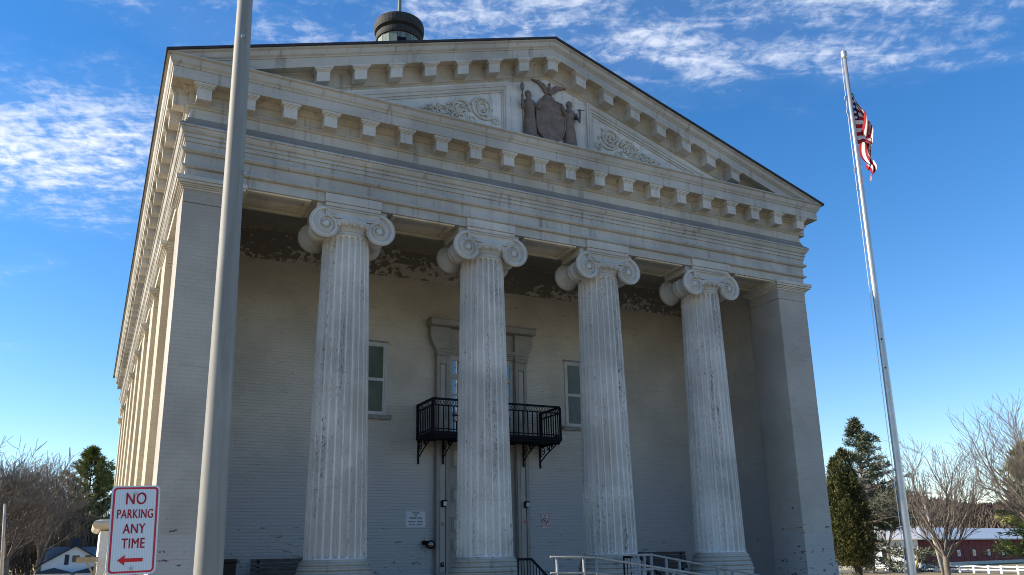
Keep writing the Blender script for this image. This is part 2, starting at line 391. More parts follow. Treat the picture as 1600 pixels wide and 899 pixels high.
# ------------------------------------------------------------------ builders
WL = {}
def tag(o, label=None, cat=None, group=None, kind=None):
    if label: o['label'] = label
    if cat: o['category'] = cat
    if group: o['group'] = group
    if kind: o['kind'] = kind
    return o
def empty(name, loc, parent=None):
    o = bpy.data.objects.new(name, None); COL.objects.link(o)
    o.empty_display_size = .3
    w = Vector(loc); o.parent = parent
    o.location = w - (WL[parent.name] if parent else Vector())
    WL[o.name] = w
    return o
def link_mesh(name, me, loc, parent=None, rotz=0.0, mat=None):
    o = bpy.data.objects.new(name, me); COL.objects.link(o)
    w = Vector(loc); o.parent = parent
    o.location = w - (WL[parent.name] if parent else Vector())
    o.rotation_euler = (0, 0, rotz)
    if mat and not me.materials: me.materials.append(mat)
    WL[o.name] = w
    return o
class MB:
    def __init__(s): s.v = []; s.f = []; s.smooth = False
    def add(s, vs, fs):
        k = len(s.v); s.v.extend([tuple(p) for p in vs]); s.f.extend([tuple(i + k for i in f) for f in fs]); return s
    def box(s, x0, x1, y0, y1, z0, z1):
        vs = [(x, y, z) for z in (z0, z1) for y in (y0, y1) for x in (x0, x1)]
        return s.add(vs, [(0, 2, 3, 1), (4, 5, 7, 6), (0, 1, 5, 4), (2, 6, 7, 3), (0, 4, 6, 2), (1, 3, 7, 5)])
    def prism(s, poly, y0, y1):
        """polygon in x,z extruded along y (y0 = front)"""
        n = len(poly)
        vs = [(x, y0, z) for x, z in poly] + [(x, y1, z) for x, z in poly]
        fs = [tuple(range(n)), tuple(range(2 * n - 1, n - 1, -1))]
        fs += [(i, i + n, (i + 1) % n + n, (i + 1) % n) for i in range(n)]
        return s.add(vs, fs)
    def bar(s, a, b, r, n=6, r2=None):
        return s.tube([a, b], [r, r if r2 is None else r2], n)
    def beam(s, a, b, w, h):
        a, b = Vector(a), Vector(b); d = (b - a).normalized()
        side = d.cross(Vector((0, 0, 1)))
        if side.length < 1e-4: side = Vector((1, 0, 0))
        side.normalize(); upd = side.cross(d)
        vs = []
        for p in (a, b):
            for sx, sz in ((-1, -1), (1, -1), (1, 1), (-1, 1)):
                vs.append(p + side * (sx * w / 2) + upd * (sz * h / 2))
        return s.add(vs, [(3, 2, 1, 0), (4, 5, 6, 7), (0, 1, 5, 4), (1, 2, 6, 5), (2, 3, 7, 6), (3, 0, 4, 7)])
    def tube(s, pts, rad, n=6, caps=True):
        pts = [Vector(p) for p in pts]
        if isinstance(rad, (int, float)): rad = [rad] * len(pts)
        rings = []; prev = None
        for i, p in enumerate(pts):
            d = (pts[min(i + 1, len(pts) - 1)] - pts[max(i - 1, 0)]).normalized()
            if prev is None:
                a = d.cross(Vector((0, 0, 1)))
                if a.length < 1e-3: a = d.cross(Vector((1, 0, 0)))
                a.normalize()
            else:
                a = prev - d * prev.dot(d)
                a = a.normalized() if a.length > 1e-5 else d.orthogonal().normalized()
            prev = a; b = d.cross(a)
            rings.append([p + (a * math.cos(2 * math.pi * k / n) + b * math.sin(2 * math.pi * k / n)) * rad[i] for k in range(n)])
        vs = [q for r in rings for q in r]; fs = []
        for i in range(len(pts) - 1):
            for k in range(n):
                k2 = (k + 1) % n
                fs.append((i * n + k, i * n + k2, (i + 1) * n + k2, (i + 1) * n + k))
        if caps:
            fs.append(tuple(range(n - 1, -1, -1))); fs.append(tuple((len(pts) - 1) * n + k for k in range(n)))
        return s.add(vs, fs)
    def lathe(s, prof, c=(0, 0, 0), n=48, axis='z', caps=True, sy=1.0):
        """prof: (radius, height) pairs"""
        vs = []; fs = []
        for r, h in prof:
            for k in range(n):
                a = 2 * math.pi * k / n; x, y = r * math.cos(a), r * math.sin(a)
                if axis == 'z': vs.append((c[0] + x, c[1] + y * sy, c[2] + h))
                else: vs.append((c[0] + x, c[1] + h, c[2] - y))
        for i in range(len(prof) - 1):
            for k in range(n):
                k2 = (k + 1) % n
                fs.append((i * n + k, i * n + k2, (i + 1) * n + k2, (i + 1) * n + k))
        if caps:
            fs.append(tuple(range(n - 1, -1, -1))); fs.append(tuple((len(prof) - 1) * n + k for k in range(n)))
        return s.add(vs, fs)
    def ball(s, c, rx, ry, rz, n=10):
        prof = [(math.sin(math.pi * i / n), -math.cos(math.pi * i / n)) for i in range(n + 1)]
        vs = []; fs = []; m = n + 4
        for r, h in prof:
            for k in range(m):
                a = 2 * math.pi * k / m
                vs.append((c[0] + r * math.cos(a) * rx, c[1] + r * math.sin(a) * ry, c[2] + h * rz))
        for i in range(n):
            for k in range(m):
                k2 = (k + 1) % m
                fs.append((i * m + k, i * m + k2, (i + 1) * m + k2, (i + 1) * m + k))
        return s.add(vs, fs)
    def mesh(s, name, mat, origin=(0, 0, 0), smooth=False):
        me = bpy.data.meshes.new(name)
        ox, oy, oz = origin
        me.from_pydata([(x - ox, y - oy, z - oz) for x, y, z in s.v], [], s.f)
        me.validate(); me.update()
        if mat: me.materials.append(mat)
        if smooth or s.smooth:
            me.polygons.foreach_set('use_smooth', [True] * len(me.polygons))
        return me
    def build(s, name, mat, parent=None, origin=None, smooth=False, bevel=0.0):
        if origin is None:
            a = np.array(s.v); c = (a.min(0) + a.max(0)) / 2
            origin = (float(c[0]), float(c[1]), float(a[:, 2].min()))
        o = link_mesh(name, s.mesh(name, mat, origin, smooth), origin, parent)
        if bevel:
            b = o.modifiers.new('edge', 'BEVEL'); b.width = bevel; b.segments = 2; b.limit_method = 'ANGLE'
        return o
def np_mesh(name, verts, faces_n, faces, mat, origin, parent=None, link=True):
    """fast mesh: verts (N,3), faces (M,faces_n)"""
    me = bpy.data.meshes.new(name)
    verts = np.asarray(verts, np.float32) - np.asarray(origin, np.float32)
    faces = np.asarray(faces, np.int32)
    me.vertices.add(len(verts)); me.vertices.foreach_set('co', verts.ravel())
    me.loops.add(faces.size); me.loops.foreach_set('vertex_index', faces.ravel())
    me.polygons.add(len(faces))
    me.polygons.foreach_set('loop_start', np.arange(0, faces.size, faces_n, dtype=np.int32))
    me.update(calc_edges=True); me.validate()
    if mat: me.materials.append(mat)
    return link_mesh(name, me, origin, parent) if link else me
def text_mesh(txt, size, xscale, mat, name='lettering', spacing=1.0, bold=.0):
    cu = bpy.data.curves.new('t', 'FONT'); cu.body = txt; cu.size = size; cu.align_x = 'CENTER'; cu.align_y = 'CENTER'
    cu.space_character = spacing; cu.extrude = .0004
    ob = bpy.data.objects.new('t', cu); COL.objects.link(ob)
    bpy.context.view_layer.update()
    me = bpy.data.meshes.new_from_object(ob.evaluated_get(bpy.context.evaluated_depsgraph_get()))
    bpy.data.objects.remove(ob); bpy.data.curves.remove(cu)
    me.name = name; me.materials.clear(); me.materials.append(mat)
    me.transform(Matrix.Diagonal((xscale, 1, 1, 1)))
    if bold:                                           # thicken the strokes with a shifted copy
        bm_ = bmesh.new()
        for dx, dy in ((-bold, -bold * .6), (bold, bold * .6), (0, 0)):
            me.transform(Matrix.Translation((dx, dy, 0))); bm_.from_mesh(me); me.transform(Matrix.Translation((-dx, -dy, 0)))
        for v in bm_.verts: v.co.z += 0
        bm_.to_mesh(me); bm_.free()
    me.transform(Matrix.Rotation(R_(90), 4, 'X'))      # upright, facing -y
    return me

# ------------------------------------------------------------------ ground and setting
g = MB(); N = 60
gx = [-600 + 1500 * i / N for i in range(N + 1)]; gy = [-400 + 1300 * i / N for i in range(N + 1)]
vs = [(x, y, 0.0) for y in gy for x in gx]
g.add(vs, [(j * (N + 1) + i, j * (N + 1) + i + 1, (j + 1) * (N + 1) + i + 1, (j + 1) * (N + 1) + i) for j in range(N) for i in range(N)])
tag(g.build('ground', M['grass'], origin=(0, 0, 0)), kind='structure')
tag(MB().box(-60, 60, -13.2, -12.0, -.2, .12).build('pavement', M['concrete']), kind='structure')
tag(MB().box(-60, 60, -22.0, -13.2, -.2, .004).build('road', M['asphalt']), kind='structure')
tag(MB().box(-1.6, 1.6, -12.0, -2.4, -.2, .02).build('path', M['concrete']), kind='structure')
a, b = Vector((46.5, 34.5, 0)), Vector((60, 8, 0))
dv = (b - a).normalized(); nv = Vector((dv.y, -dv.x, 0)) * -1
q = [a - dv * 60 - nv * 0, a + dv * 60, a + dv * 60 + nv * 7, a - dv * 60 + nv * 7]
mb = MB(); mb.add([(p.x, p.y, .006) for p in q], [(0, 1, 2, 3)]); mb.add([(p.x, p.y, -.1) for p in q], [(3, 2, 1, 0)])
tag(mb.build('side_road', simple('pale_road', (.17, .165, .16), .9, 0, .1, 1.0), origin=tuple(a)), kind='structure')

# ------------------------------------------------------------------ courthouse
CH = empty('courthouse', (0, 0, 0))
tag(CH, 'grey painted brick courthouse with four white Ionic columns under a pediment', 'building')
A = 7.6; YB = 28.5; FL = .78; D = 3.83

def sweep(prof, close_p=-.42, yb=YB):
    pr = [(close_p, prof[0][1])] + prof + [(close_p, prof[-1][1])]
    mb = MB(); vs = []
    for p, z in pr:
        vs += [(-A - p, yb, z), (-A - p, -p, z), (A + p, -p, z), (A + p, yb, z)]
    fs = []
    for i in range(len(pr) - 1):
        for k in range(3):
            fs.append((i * 4 + k, i * 4 + k + 1, i * 4 + 5 + k, i * 4 + 4 + k))
    n = len(pr)
    fs.append(tuple(i * 4 for i in range(n))); fs.append(tuple(i * 4 + 3 for i in range(n - 1, -1, -1)))
    return mb.add(vs, fs)

# podium, floor and steps
MB().box(-7.66, 7.66, -.85, YB, -.3, FL).build('podium', M['concrete'], CH)
for i in range(5):
    z1 = FL - .156 * (i + 1) + .002
    MB().box(-1.5, 1.5, -.85 - .3 * (i + 1), -.85 - .3 * i, -.2, z1).build('step', M['concrete'], CH)

# walls
wall = MB()
wall.box(-7.05, 7.05, D, D + .4, FL, 9.25)
wall.build('wall', M['wall'], CH)
for s in (-1, 1):
    MB().box(min(s * 7.02, s * 7.2), max(s * 7.02, s * 7.2), .95, D, FL, 9.25).build('side_wall', M['wall'], CH)
    MB().box(min(s * 7.201, s * 7.25), max(s * 7.201, s * 7.25), .95, YB, FL - .02, 8.5).build('flank_wall', M['flank'], CH)
MB().box(-7.2, 7.2, YB - .3, YB, FL - .02, 10.0).build('rear_wall', M['flank'], CH)
fb = MB().box(-7.02, 7.02, D - .045, D, 8.47, 9.17).build('frieze_band', M['peel'], CH)
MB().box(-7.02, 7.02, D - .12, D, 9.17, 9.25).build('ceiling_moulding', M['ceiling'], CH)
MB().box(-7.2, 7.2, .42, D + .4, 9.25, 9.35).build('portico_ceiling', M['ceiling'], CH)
MB().box(-7.15, 7.15, .42, .93, 8.411, 9.25).build('portico_beam', M['soffit'], CH)

# antae and flank pilasters, each with its cap and base
def pier(name, x0, x1, y0, y1, mat, zb):
    mb = MB().box(x0, x1, y0, y1, zb, 7.93)
    mb.box(x0, x1, y0, y1, 7.945, 8.41); mb.box(x0 + .02, x1 - .02, y0 + .02, y1 - .02, 7.92, 7.95)
    o = mb.build(name, mat, CH, bevel=.008)
    c = MB()
    for p, za, zb2 in ((.022, 8.19, 8.225), (.05, 8.225, 8.25), (.075, 8.25, 8.28), (.115, 8.28, 8.33), (.14, 8.33, 8.41)):
        c.box(x0 - p, x1 + p, y0 - p, y1 + p, za, zb2 - .0005)
    c.build('cap', M['trim2'], o, bevel=.006)
    MB().box(x0 - .035, x1 + .035, y0 - .035, y1 + .035, FL - .9, 1.39).build('plinth', mat, o, bevel=.008)
    return o
for s in (-1, 1):
    x0, x1 = (-A, -6.6575) if s < 0 else (6.6575, A)
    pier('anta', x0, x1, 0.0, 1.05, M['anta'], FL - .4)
    for i in range(1, 9):
        xx = (-A, -7.1) if s < 0 else (7.1, A)
        pier('pilaster', xx[0], xx[1], i * 3.479, min(i * 3.479 + 1.15, YB + .05), M['flank'], FL - .4)

# entablature
arch = [(0, 8.411), (0, 8.60), (.045, 8.602), (.072, 8.625), (.072, 8.655), (.018, 8.658), (.018, 8.888), (.06, 8.892), (.095, 8.93), (.095, 8.965), (.038, 8.968),
        (.038, 9.10), (.062, 9.102), (.062, 9.185), (.09, 9.187), (.09, 9.225), (.075, 9.228), (.08, 9.255), (.11, 9.27), (.14, 9.325), (.145, 9.36), (.17, 9.362), (.17, 9.395)]
ar = sweep(arch).build('architrave', M['trim'], CH)
sweep([(.168, 9.396), (.165, 9.415), (.115, 9.465), (.075, 9.47), (.075, 9.525), (.045, 9.53), (.045, 9.595)]).build('ledge_flashing', M['flash'], CH)
sweep([(.018, 9.596), (.018, 9.80), (.04, 9.805), (.065, 9.835), (.095, 9.85), (.095, 9.868)]).build('frieze', M['trim'], CH)
sweep([(.045, 9.8695), (.045, 10.085), (.07, 10.09), (.12, 10.13), (.17, 10.155), (.17, 10.172), (.372, 10.172), (.372, 10.1815)]).build('cornice_soffit', M['stained_shaded'], CH)
cor = [(.372, 10.182), (.372, 10.385), (.392, 10.39), (.398, 10.42), (.43, 10.455), (.445, 10.50),
       (.455, 10.55), (.50, 10.575), (.50, 10.60)]
cornice = sweep(cor).build('cornice', M['trim'], CH)
# blocks on the lowest fascia above each column
COLX = (-4.4761, -1.4811, 1.4811, 4.4761)
for x in COLX:
    MB().box(x - .57, x + .57, -.05, .0, 8.412, 8.592).build('fascia_block', M['trim2'], ar, bevel=.006)

# modillions: block with a moulded cap, top at z=0 local, back at y=0
def modillion_mesh(name, slope=0.0, peak=False):
    mb = MB()
    def bx(hw, y0, z0, z1):
        if peak:
            xs = (-hw, 0, hw)
            vs = [(x, y, z - .3286 * abs(x)) for z in (z0, z1) for y in (y0, 0.0) for x in xs]
            mb.add(vs, [(0, 3, 4, 1), (1, 4, 5, 2), (6, 7, 10, 9), (7, 8, 11, 10), (0, 1, 7, 6), (1, 2, 8, 7), (3, 9, 10, 4), (4, 10, 11, 5), (0, 6, 9, 3), (2, 5, 11, 8)])
        else:
            vs = [(x, y, z + slope * x) for z in (z0, z1) for y in (y0, 0.0) for x in (-hw, hw)]
            mb.add(vs, [(0, 2, 3, 1), (4, 5, 7, 6), (0, 1, 5, 4), (2, 6, 7, 3), (0, 4, 6, 2), (1, 3, 7, 5)])
    bx(.128, -.262, -.312, -.098)
    bx(.138, -.272, -.0985, -.082)
    bx(.152, -.284, -.0825, -.062)
    bx(.172, -.300, -.0625, -.040)
    bx(.190, -.315, -.0405, -.001)
    return mb.mesh(name, M['trim2'])
mm = modillion_mesh('modillion')
for i in range(20):
    link_mesh('modillion', mm, (-7.41 + .78 * i, -.045, 10.171), cornice)
for s in (-1, 1):
    for i in range(37):
        y = .19 + .775 * i
        link_mesh('modillion', mm, (s * (A + .045), y, 10.171), cornice, rotz=s * R_(90))

# roof
RS = .3286; RA = 13.2845
for s in (-1, 1):
    mb = MB()
    P = [(0, RA), (s * 8.125, RA - RS * 8.125), (s * 8.125, RA - RS * 8.125 - .05), (0, RA - .05)]
    if s < 0: P = P[::-1]
    mb.prism(P, -.535, YB + .6)
    mb.build('roof', M['roof'], CH)
# raking cornice, butted on the horizontal cornice
def rake(prof, name, mat, zlow=10.601, xin=0.0):
    mb = MB(); vs = []; n = len(prof)
    for p, dz in prof:
        xe = min(8.11, (RA + dz - zlow) / RS)
        for x in (-xe, 0, xe): vs.append((x, -p, RA + dz - RS * abs(x)))
    fs = []
    for i in range(n - 1):
        for k in range(2): fs.append((i * 3 + k, (i + 1) * 3 + k, (i + 1) * 3 + k + 1, i * 3 + k + 1))
    return mb.add(vs, fs).build(name, mat, CH)
rk = rake([(-.3, -.052), (.505, -.052), (.505, -.075), (.46, -.10), (.45, -.15), (.435, -.185), (.40, -.21), (.39, -.232), (.372, -.234), (.372, -.44)], 'raking_cornice', M['trim'])
rake([(.371, -.4405), (.17, -.4405), (.17, -.455), (.12, -.48), (.085, -.52), (.085, -.775), (.06, -.79), (.06, -.86)], 'raking_soffit', M['stained_shaded'])
mL = modillion_mesh('modillion', RS); mR = modillion_mesh('modillion', -RS); mC = modillion_mesh('modillion', 0, True)
for i in range(-7, 8):
    x = i * .752
    link_mesh('modillion', mC if i == 0 else (mL if i < 0 else mR), (x, -.085, RA - .441 - RS * abs(x)), rk)

# tympanum with two triangular relief panels
TY = -.045
tym = MB().prism([(-8.0, 10.45), (8.0, 10.45), (0, RA - .30)], TY, .3).build('tympanum', M['panelw'], CH)
def clipz(poly): return poly
for s in (-1, 1):
    # stepped frame: bands parallel to the rake and an upright by the emblem
    for k, (d0, d1, p, mt) in enumerate(((-1.115, -1.06, .022, 'trim2'), (-1.06, -.985, .045, 'trim2'), (-.985, -.905, .062, 'trim2'), (-.905, -.861, .05, 'panelw'))):
        xi = 1.205 - .042 * k; xo = 1.205 - .042 * (k + 1)
        x_out = (RA + d0 - 10.45) / RS; x_out2 = (RA + d1 - 10.45) / RS
        poly = [(s * xi, RA + d0 - RS * xi), (s * x_out, 10.45), (s * x_out2, 10.45), (s * xo, RA + d1 - RS * xo)]
        if s > 0: poly = poly[::-1]
        MB().prism(poly, TY - p, TY).build('panel_frame', M[mt], tym)
        up_ = [(s * xi, 10.45), (s * xi, RA + d0 - RS * xi), (s * xo, RA + d1 - RS * xo), (s * xo, 10.45)]
        if s > 0: up_ = up_[::-1]
        MB().prism(up_, TY - p, TY).build('panel_frame', M[mt], tym)
    # foliate scroll relief
    def sp(cx, cz, r0, r1, a0, turns, rad):
        pts = []; K = int(26 * abs(turns)) + 2
        for i in range(K + 1):
            t = i / K; a = a0 + turns * 2 * math.pi * t; rr = r0 + (r1 - r0) * t
            pts.append((s * (cx + rr * math.cos(a)), TY - .014, cz + rr * math.sin(a)))
        MB().tube(pts, [rad * (1 - .5 * i / len(pts)) for i in range(len(pts))], 6).build('scroll', M['relief'], tym, smooth=True)
    sp(1.66, 11.28, .30, .05, -2.6, 2.1, .032); sp(1.70, 11.27, .22, .04, .6, -1.6, .028)
    sp(2.20, 11.13, .22, .04, 2.8, -1.9, .028); sp(2.24, 11.12, .15, .03, 0, 1.4, .024)
    sp(2.62, 10.98, .16, .03, -2.6, 1.8, .024); sp(2.95, 10.86, .11, .02, 2.8, -1.6, .020)
    sp(1.36, 11.02, .10, .02, 2.0, 1.8, .024); sp(2.30, 10.90, .11, .02, -1, 1.6, .020); sp(1.92, 10.92, .12, .03, 1.0, -1.5, .022)
    r = MB()
    for k in range(90):
        a = random.uniform(0, 6.28); t = random.random() ** .8
        cx = 1.42 + 1.75 * t; cz = 11.36 - .52 * t + random.uniform(-.24, .20) * (1 - .7 * t)
        L = random.uniform(.05, .13) * (1 - .4 * t)
        r.tube([(s * cx, TY - .008, cz), (s * (cx + L * .6 * math.cos(a)), TY - .030, cz + L * .6 * math.sin(a)), (s * (cx + L * math.cos(a + .5)), TY - .006, cz + L * math.sin(a + .5))], [.012, .034, .008], 7)
    tag(r.build('leaf_relief', M['relief'], tym, smooth=True), kind='stuff')

# brown emblem: shield between two robed figures, globe and eagle above
em = empty('coat_of_arms', (0, TY, 10.7), CH)
EX, EZ = -.045, -.06
def pz(lst): return [(x + EX, z + EZ) for x, z in lst]
sh = pz([(-.16, 11.84), (.10, 11.92), (.37, 11.87), (.43, 11.78), (.455, 11.55), (.44, 11.25), (.36, 11.02), (.22, 10.92), (.04, 10.86), (-.12, 10.90), (-.25, 11.02), (-.30, 11.2), (-.30, 11.55), (-.25, 11.75)])
sh_o = MB().prism(sh, TY - .09, TY).build('shield', M['brown'], em, bevel=.012)
cx_ = sum(p[0] for p in sh) / len(sh); cz_ = sum(p[1] for p in sh) / len(sh)
rim = MB(); rim.tube([(x, TY - .09, z) for x, z in sh + sh[:2]], .022, 6); rim.build('rim', M['brown'], sh_o, smooth=True)
for cx, flip in ((-.475, 1), (.62, -1)):
    cx += EX; b = MB()
    prof = [(.17, 10.62), (.18, 10.75), (.165, 11.0), (.15, 11.25), (.125, 11.45), (.145, 11.60), (.155, 11.70), (.13, 11.79), (.06, 11.84), (.045, 11.87), (.07, 11.90), (.082, 11.95), (.075, 12.0), (.04, 12.045), (.005, 12.055)]
    n = 22; vs = []; fs = []
    for i, (r_, z) in enumerate(prof):
        for k in range(n):
            a = 2 * math.pi * k / n
            fold = 1 + (.09 * math.sin(a * 9 + .6 * flip) if z < 11.5 else .02 * math.sin(a * 5))
            sway = .03 * math.sin((z - 10.6) * 2.2) * flip
            vs.append((cx + sway + r_ * fold * math.cos(a), TY - .03 + r_ * fold * .55 * math.sin(a), z + EZ))
    for i in range(len(prof) - 1):
        for k in range(n): fs.append((i * n + k, i * n + (k + 1) % n, (i + 1) * n + (k + 1) % n, (i + 1) * n + k))
    b.add(vs, fs)
    sd_ = -flip
    # outer arm raised, inner arm resting on the shield
    b.tube([(cx + sd_ * .12, TY - .08, 11.70 + EZ), (cx + sd_ * .20, TY - .12, 11.52 + EZ), (cx + sd_ * .215, TY - .13, 11.74 + EZ), (cx + sd_ * .21, TY - .12, 11.84 + EZ)], [.05, .045, .035, .03], 7)
    b.tube([(cx - sd_ * .12, TY - .08, 11.70 + EZ), (cx - sd_ * .20, TY - .12, 11.60 + EZ), (cx - sd_ * .25, TY - .12, 11.80 + EZ), (cx - sd_ * .28, TY - .10, 11.86 + EZ)], [.05, .045, .04, .03], 7)
    fo = b.build('robed_figure', M['brown'], em, smooth=True)
    if flip > 0:
        MB().tube([(cx - .20, TY - .10, 10.70), (cx - .19, TY - .10, 11.95)], .012, 6).ball((cx - .19, TY - .10, 12.01), .05, .04, .11, 8).build('staff', M['brown'], fo, smooth=True)
    else:
        MB().tube([(cx + .10, TY - .13, 11.74), (cx + .34, TY - .13, 11.78)], .008, 5).ball((cx + .10, TY - .12, 11.52), .035, .03, .035, 6).build('sword', M['iron'], fo)
gl = MB().ball((.06 + EX, TY - .01, 11.86 + EZ), .20, .09, .23, 12).build('globe', M['brown'], em, smooth=True)
eg = MB().ball((.075 + EX, TY - .05, 12.20 + EZ), .045, .05, .12, 8).ball((.075 + EX, TY - .06, 12.34 + EZ), .03, .035, .04, 7)
eg.prism(pz([(.06, 12.15), (.03, 12.22), (-.06, 12.33), (-.20, 12.385), (-.39, 12.37), (-.30, 12.33), (-.20, 12.30), (-.12, 12.22), (-.06, 12.12), (.02, 12.06)])[::-1], TY - .055, TY - .01)
eg.prism(pz([(.09, 12.15), (.12, 12.22), (.20, 12.33), (.30, 12.36), (.54, 12.35), (.44, 12.31), (.34, 12.26), (.25, 12.18), (.17, 12.11), (.11, 12.06)]), TY - .055, TY - .01)
eg.build('eagle', M['brown'], em)

# soffit coffers in the portico beam: a moulded border in each bay
edges = [-6.60] + [v for x in COLX for v in (x - .78, x + .78)] + [6.60]
for i in range(0, len(edges), 2):
    xa, xb = edges[i] + .04, edges[i + 1] - .04
    f = MB()
    f.box(xa, xb, .03, .13, 8.372, 8.4105); f.box(xa, xb, .80, .90, 8.372, 8.4105)
    f.box(xa, xa + .1, .131, .799, 8.372, 8.4105); f.box(xb - .1, xb, .131, .799, 8.372, 8.4105)
    f.build('soffit_border', M['soffit'], ar, bevel=.012)

# ------------------------------------------------------------------ columns
YC = .4733
ZS, ZT = 1.667, 7.80
RB, RT = .5675, .461
def shaft_mesh():
    kks = [-1, -.815, -.799, -.775, -.70, -.56, -.36, -.12, .12, .36, .56, .70, .775, .799, .815]
    nf, per = 24, len(kks); n = nf * per
    w = math.pi / nf
    H = ZT - ZS
    zs = [0, .004, .012, .02, .028, .04, .055, .07, .085] + [.11 + (H - .20) * i / 22 for i in range(23)] + [H - .075, H - .06, H - .045, H - .032, H - .02, H - .006, H]
    vs = []; fs = []
    for z in zs:
        t = z / H
        R0 = RB + (RT - RB) * (t ** 1.12)
        halfw = w * R0 * .80
        for k in range(n):
            kk = kks[k % per]
            a = (2 * (k // per) + 1 + kk) * w
            x = kk / .80
            dep = 0.0
            if abs(x) < 1:
                dep = math.sqrt(1 - x * x)
                e = min(z - .02, H - .02 - z)          # distance to the flute end
                if e < 0: dep = 0
                elif e < halfw:
                    q = 1 - x * x - (1 - e / halfw) ** 2
                    dep = math.sqrt(q) if q > 0 else 0
            r = R0 - dep * halfw * 1.55
            vs.append((r * math.cos(a), r * math.sin(a), z))
    m = len(zs)
    for i in range(m - 1):
        for k in range(n):
            k2 = (k + 1) % n
            fs.append((i * n + k, i * n + k2, (i + 1) * n + k2, (i + 1) * n + k))
    fs.append(tuple(range(n - 1, -1, -1))); fs.append(tuple((m - 1) * n + k for k in range(n)))
    mb = MB(); mb.add(vs, fs); return mb.mesh('shaft', M['column'])
def arc(r, z0, z1, bulge, n=6):
    out = []
    for i in range(n + 1):
        t = i / n; out.append((r + bulge * math.sin(math.pi * t), z0 + (z1 - z0) * t))
    return out
ME_shaft = shaft_mesh()
# moulded base: stacked rolls and fillets, heights above the porch floor
bp = [(.70, 0.0), (.70, .50)] + arc(.695, .50, .57, .03) + [(.70, .575), (.70, .60)] + arc(.675, .605, .665, .03) + [(.675, .67), (.675, .69)] + arc(.645, .70, .76, .025) + [(.65, .765), (.65, .782)] + arc(.62, .79, .845, .018) + [(.60, .85), (.60, .875), (.585, ZS - FL + .006)]
ME_base = MB().lathe(bp, n=64).mesh('base', M['cbase'])
# necking, astragal and egg moulding
ec = MB().lathe([(.455, 7.79), (.475, 7.80), (.485, 7.815), (.475, 7.83), (.462, 7.835), (.462, 7.87), (.48, 7.875), (.49, 7.89), (.48, 7.905), (.475, 7.91), (.50, 7.94), (.56, 8.0), (.585, 8.05), (.585, 8.075)], n=64)
for k in range(24):
    a = 2 * math.pi * k / 24
    ec.ball((.56 * math.cos(a), .56 * math.sin(a), 7.995), .042, .042, .055, 7)
ME_ech = ec.mesh('echinus', M['capital'])
# bolster whose ends carry a carved spiral channel
VR = .345; VK = math.log(VR / .052) / 2.75          # log spiral: radius loses a factor e^VK per turn
def vol_R(tau):                                     # outline radius, tau = turns from the top towards the outside
    return VR * math.exp(-VK * .52 * (tau % 1.0)) * (1 + .05 * math.sin(min(1, (tau % 1.0) * 2) * math.pi))
def volute_mesh(side):
    n = 96; vs = []; fs = []
    def ang(k): return math.pi / 2 - side * 2 * math.pi * k / n    # from the top, outwards
    ye = .50
    rows = []
    # face rings, front (sgn -1) from the eye out, then bolster, then back face
    rf = [.0, .02, .04, .05, .055] + [.055 + (1 - .055) * ((i + 1) / 34) ** .9 for i in range(34)]
    def face(sgn):
        out = []
        for q in rf:
            ring = []
            for k in range(n):
                tau = k / n; R0 = vol_R(tau); r = .052 + (R0 - .052) * (q - .055) / .945 if q > .055 else q
                if r <= .056: dep = -.012 * math.sqrt(max(0, 1 - (r / .06) ** 2)) + .0
                else:
                    ph = (math.log(VR / r) / VK - tau) % 1.0
                    wdt = min(1.0, .9)
                    dep = .058 * min(1, max(0, (ph - .20) / .07)) * max(0, 1 - max(0, (ph - .35) / .65)) ** .6
                    dep *= min(1, (R0 - r) / .012)
                a = ang(k); ring.append((r * math.cos(a), sgn * (ye - dep), r * math.sin(a)))
            out.append(ring)
        return out
    fa = face(-1); rows += fa
    for y, f in ((-.485, 1.0), (-.45, 1.0), (-.42, .97), (-.37, .86), (-.29, .75), (-.19, .68), (-.10, .655), (-.085, .72), (-.05, .735), (-.035, .68), (-.012, .68), (0, .75), (.012, .68), (.035, .68), (.05, .735), (.085, .72), (.10, .655), (.19, .68), (.29, .75), (.37, .86), (.42, .97), (.45, 1.0), (.485, 1.0)):
        rows.append([(vol_R(k / n) * f * math.cos(ang(k)), y, vol_R(k / n) * f * math.sin(ang(k))) for k in range(n)])
    rows += face(1)[::-1]
    for ring in rows: vs += ring
    for i in range(len(rows) - 1):
        for k in range(n):
            k2 = (k + 1) % n
            q = (i * n + k, i * n + k2, (i + 1) * n + k2, (i + 1) * n + k)
            fs.append(q if side > 0 else q[::-1])
    mb = MB(); mb.add(vs, fs)
    me = mb.mesh('volute', M['capital'], smooth=True)
    bm_ = bmesh.new(); bm_.from_mesh(me); bmesh.ops.remove_doubles(bm_, verts=bm_.verts, dist=1e-5); bmesh.ops.recalc_face_normals(bm_, faces=bm_.faces); bm_.to_mesh(me); bm_.free()
    return me
ME_vol = {-1: volute_mesh(-1), 1: volute_mesh(1)}
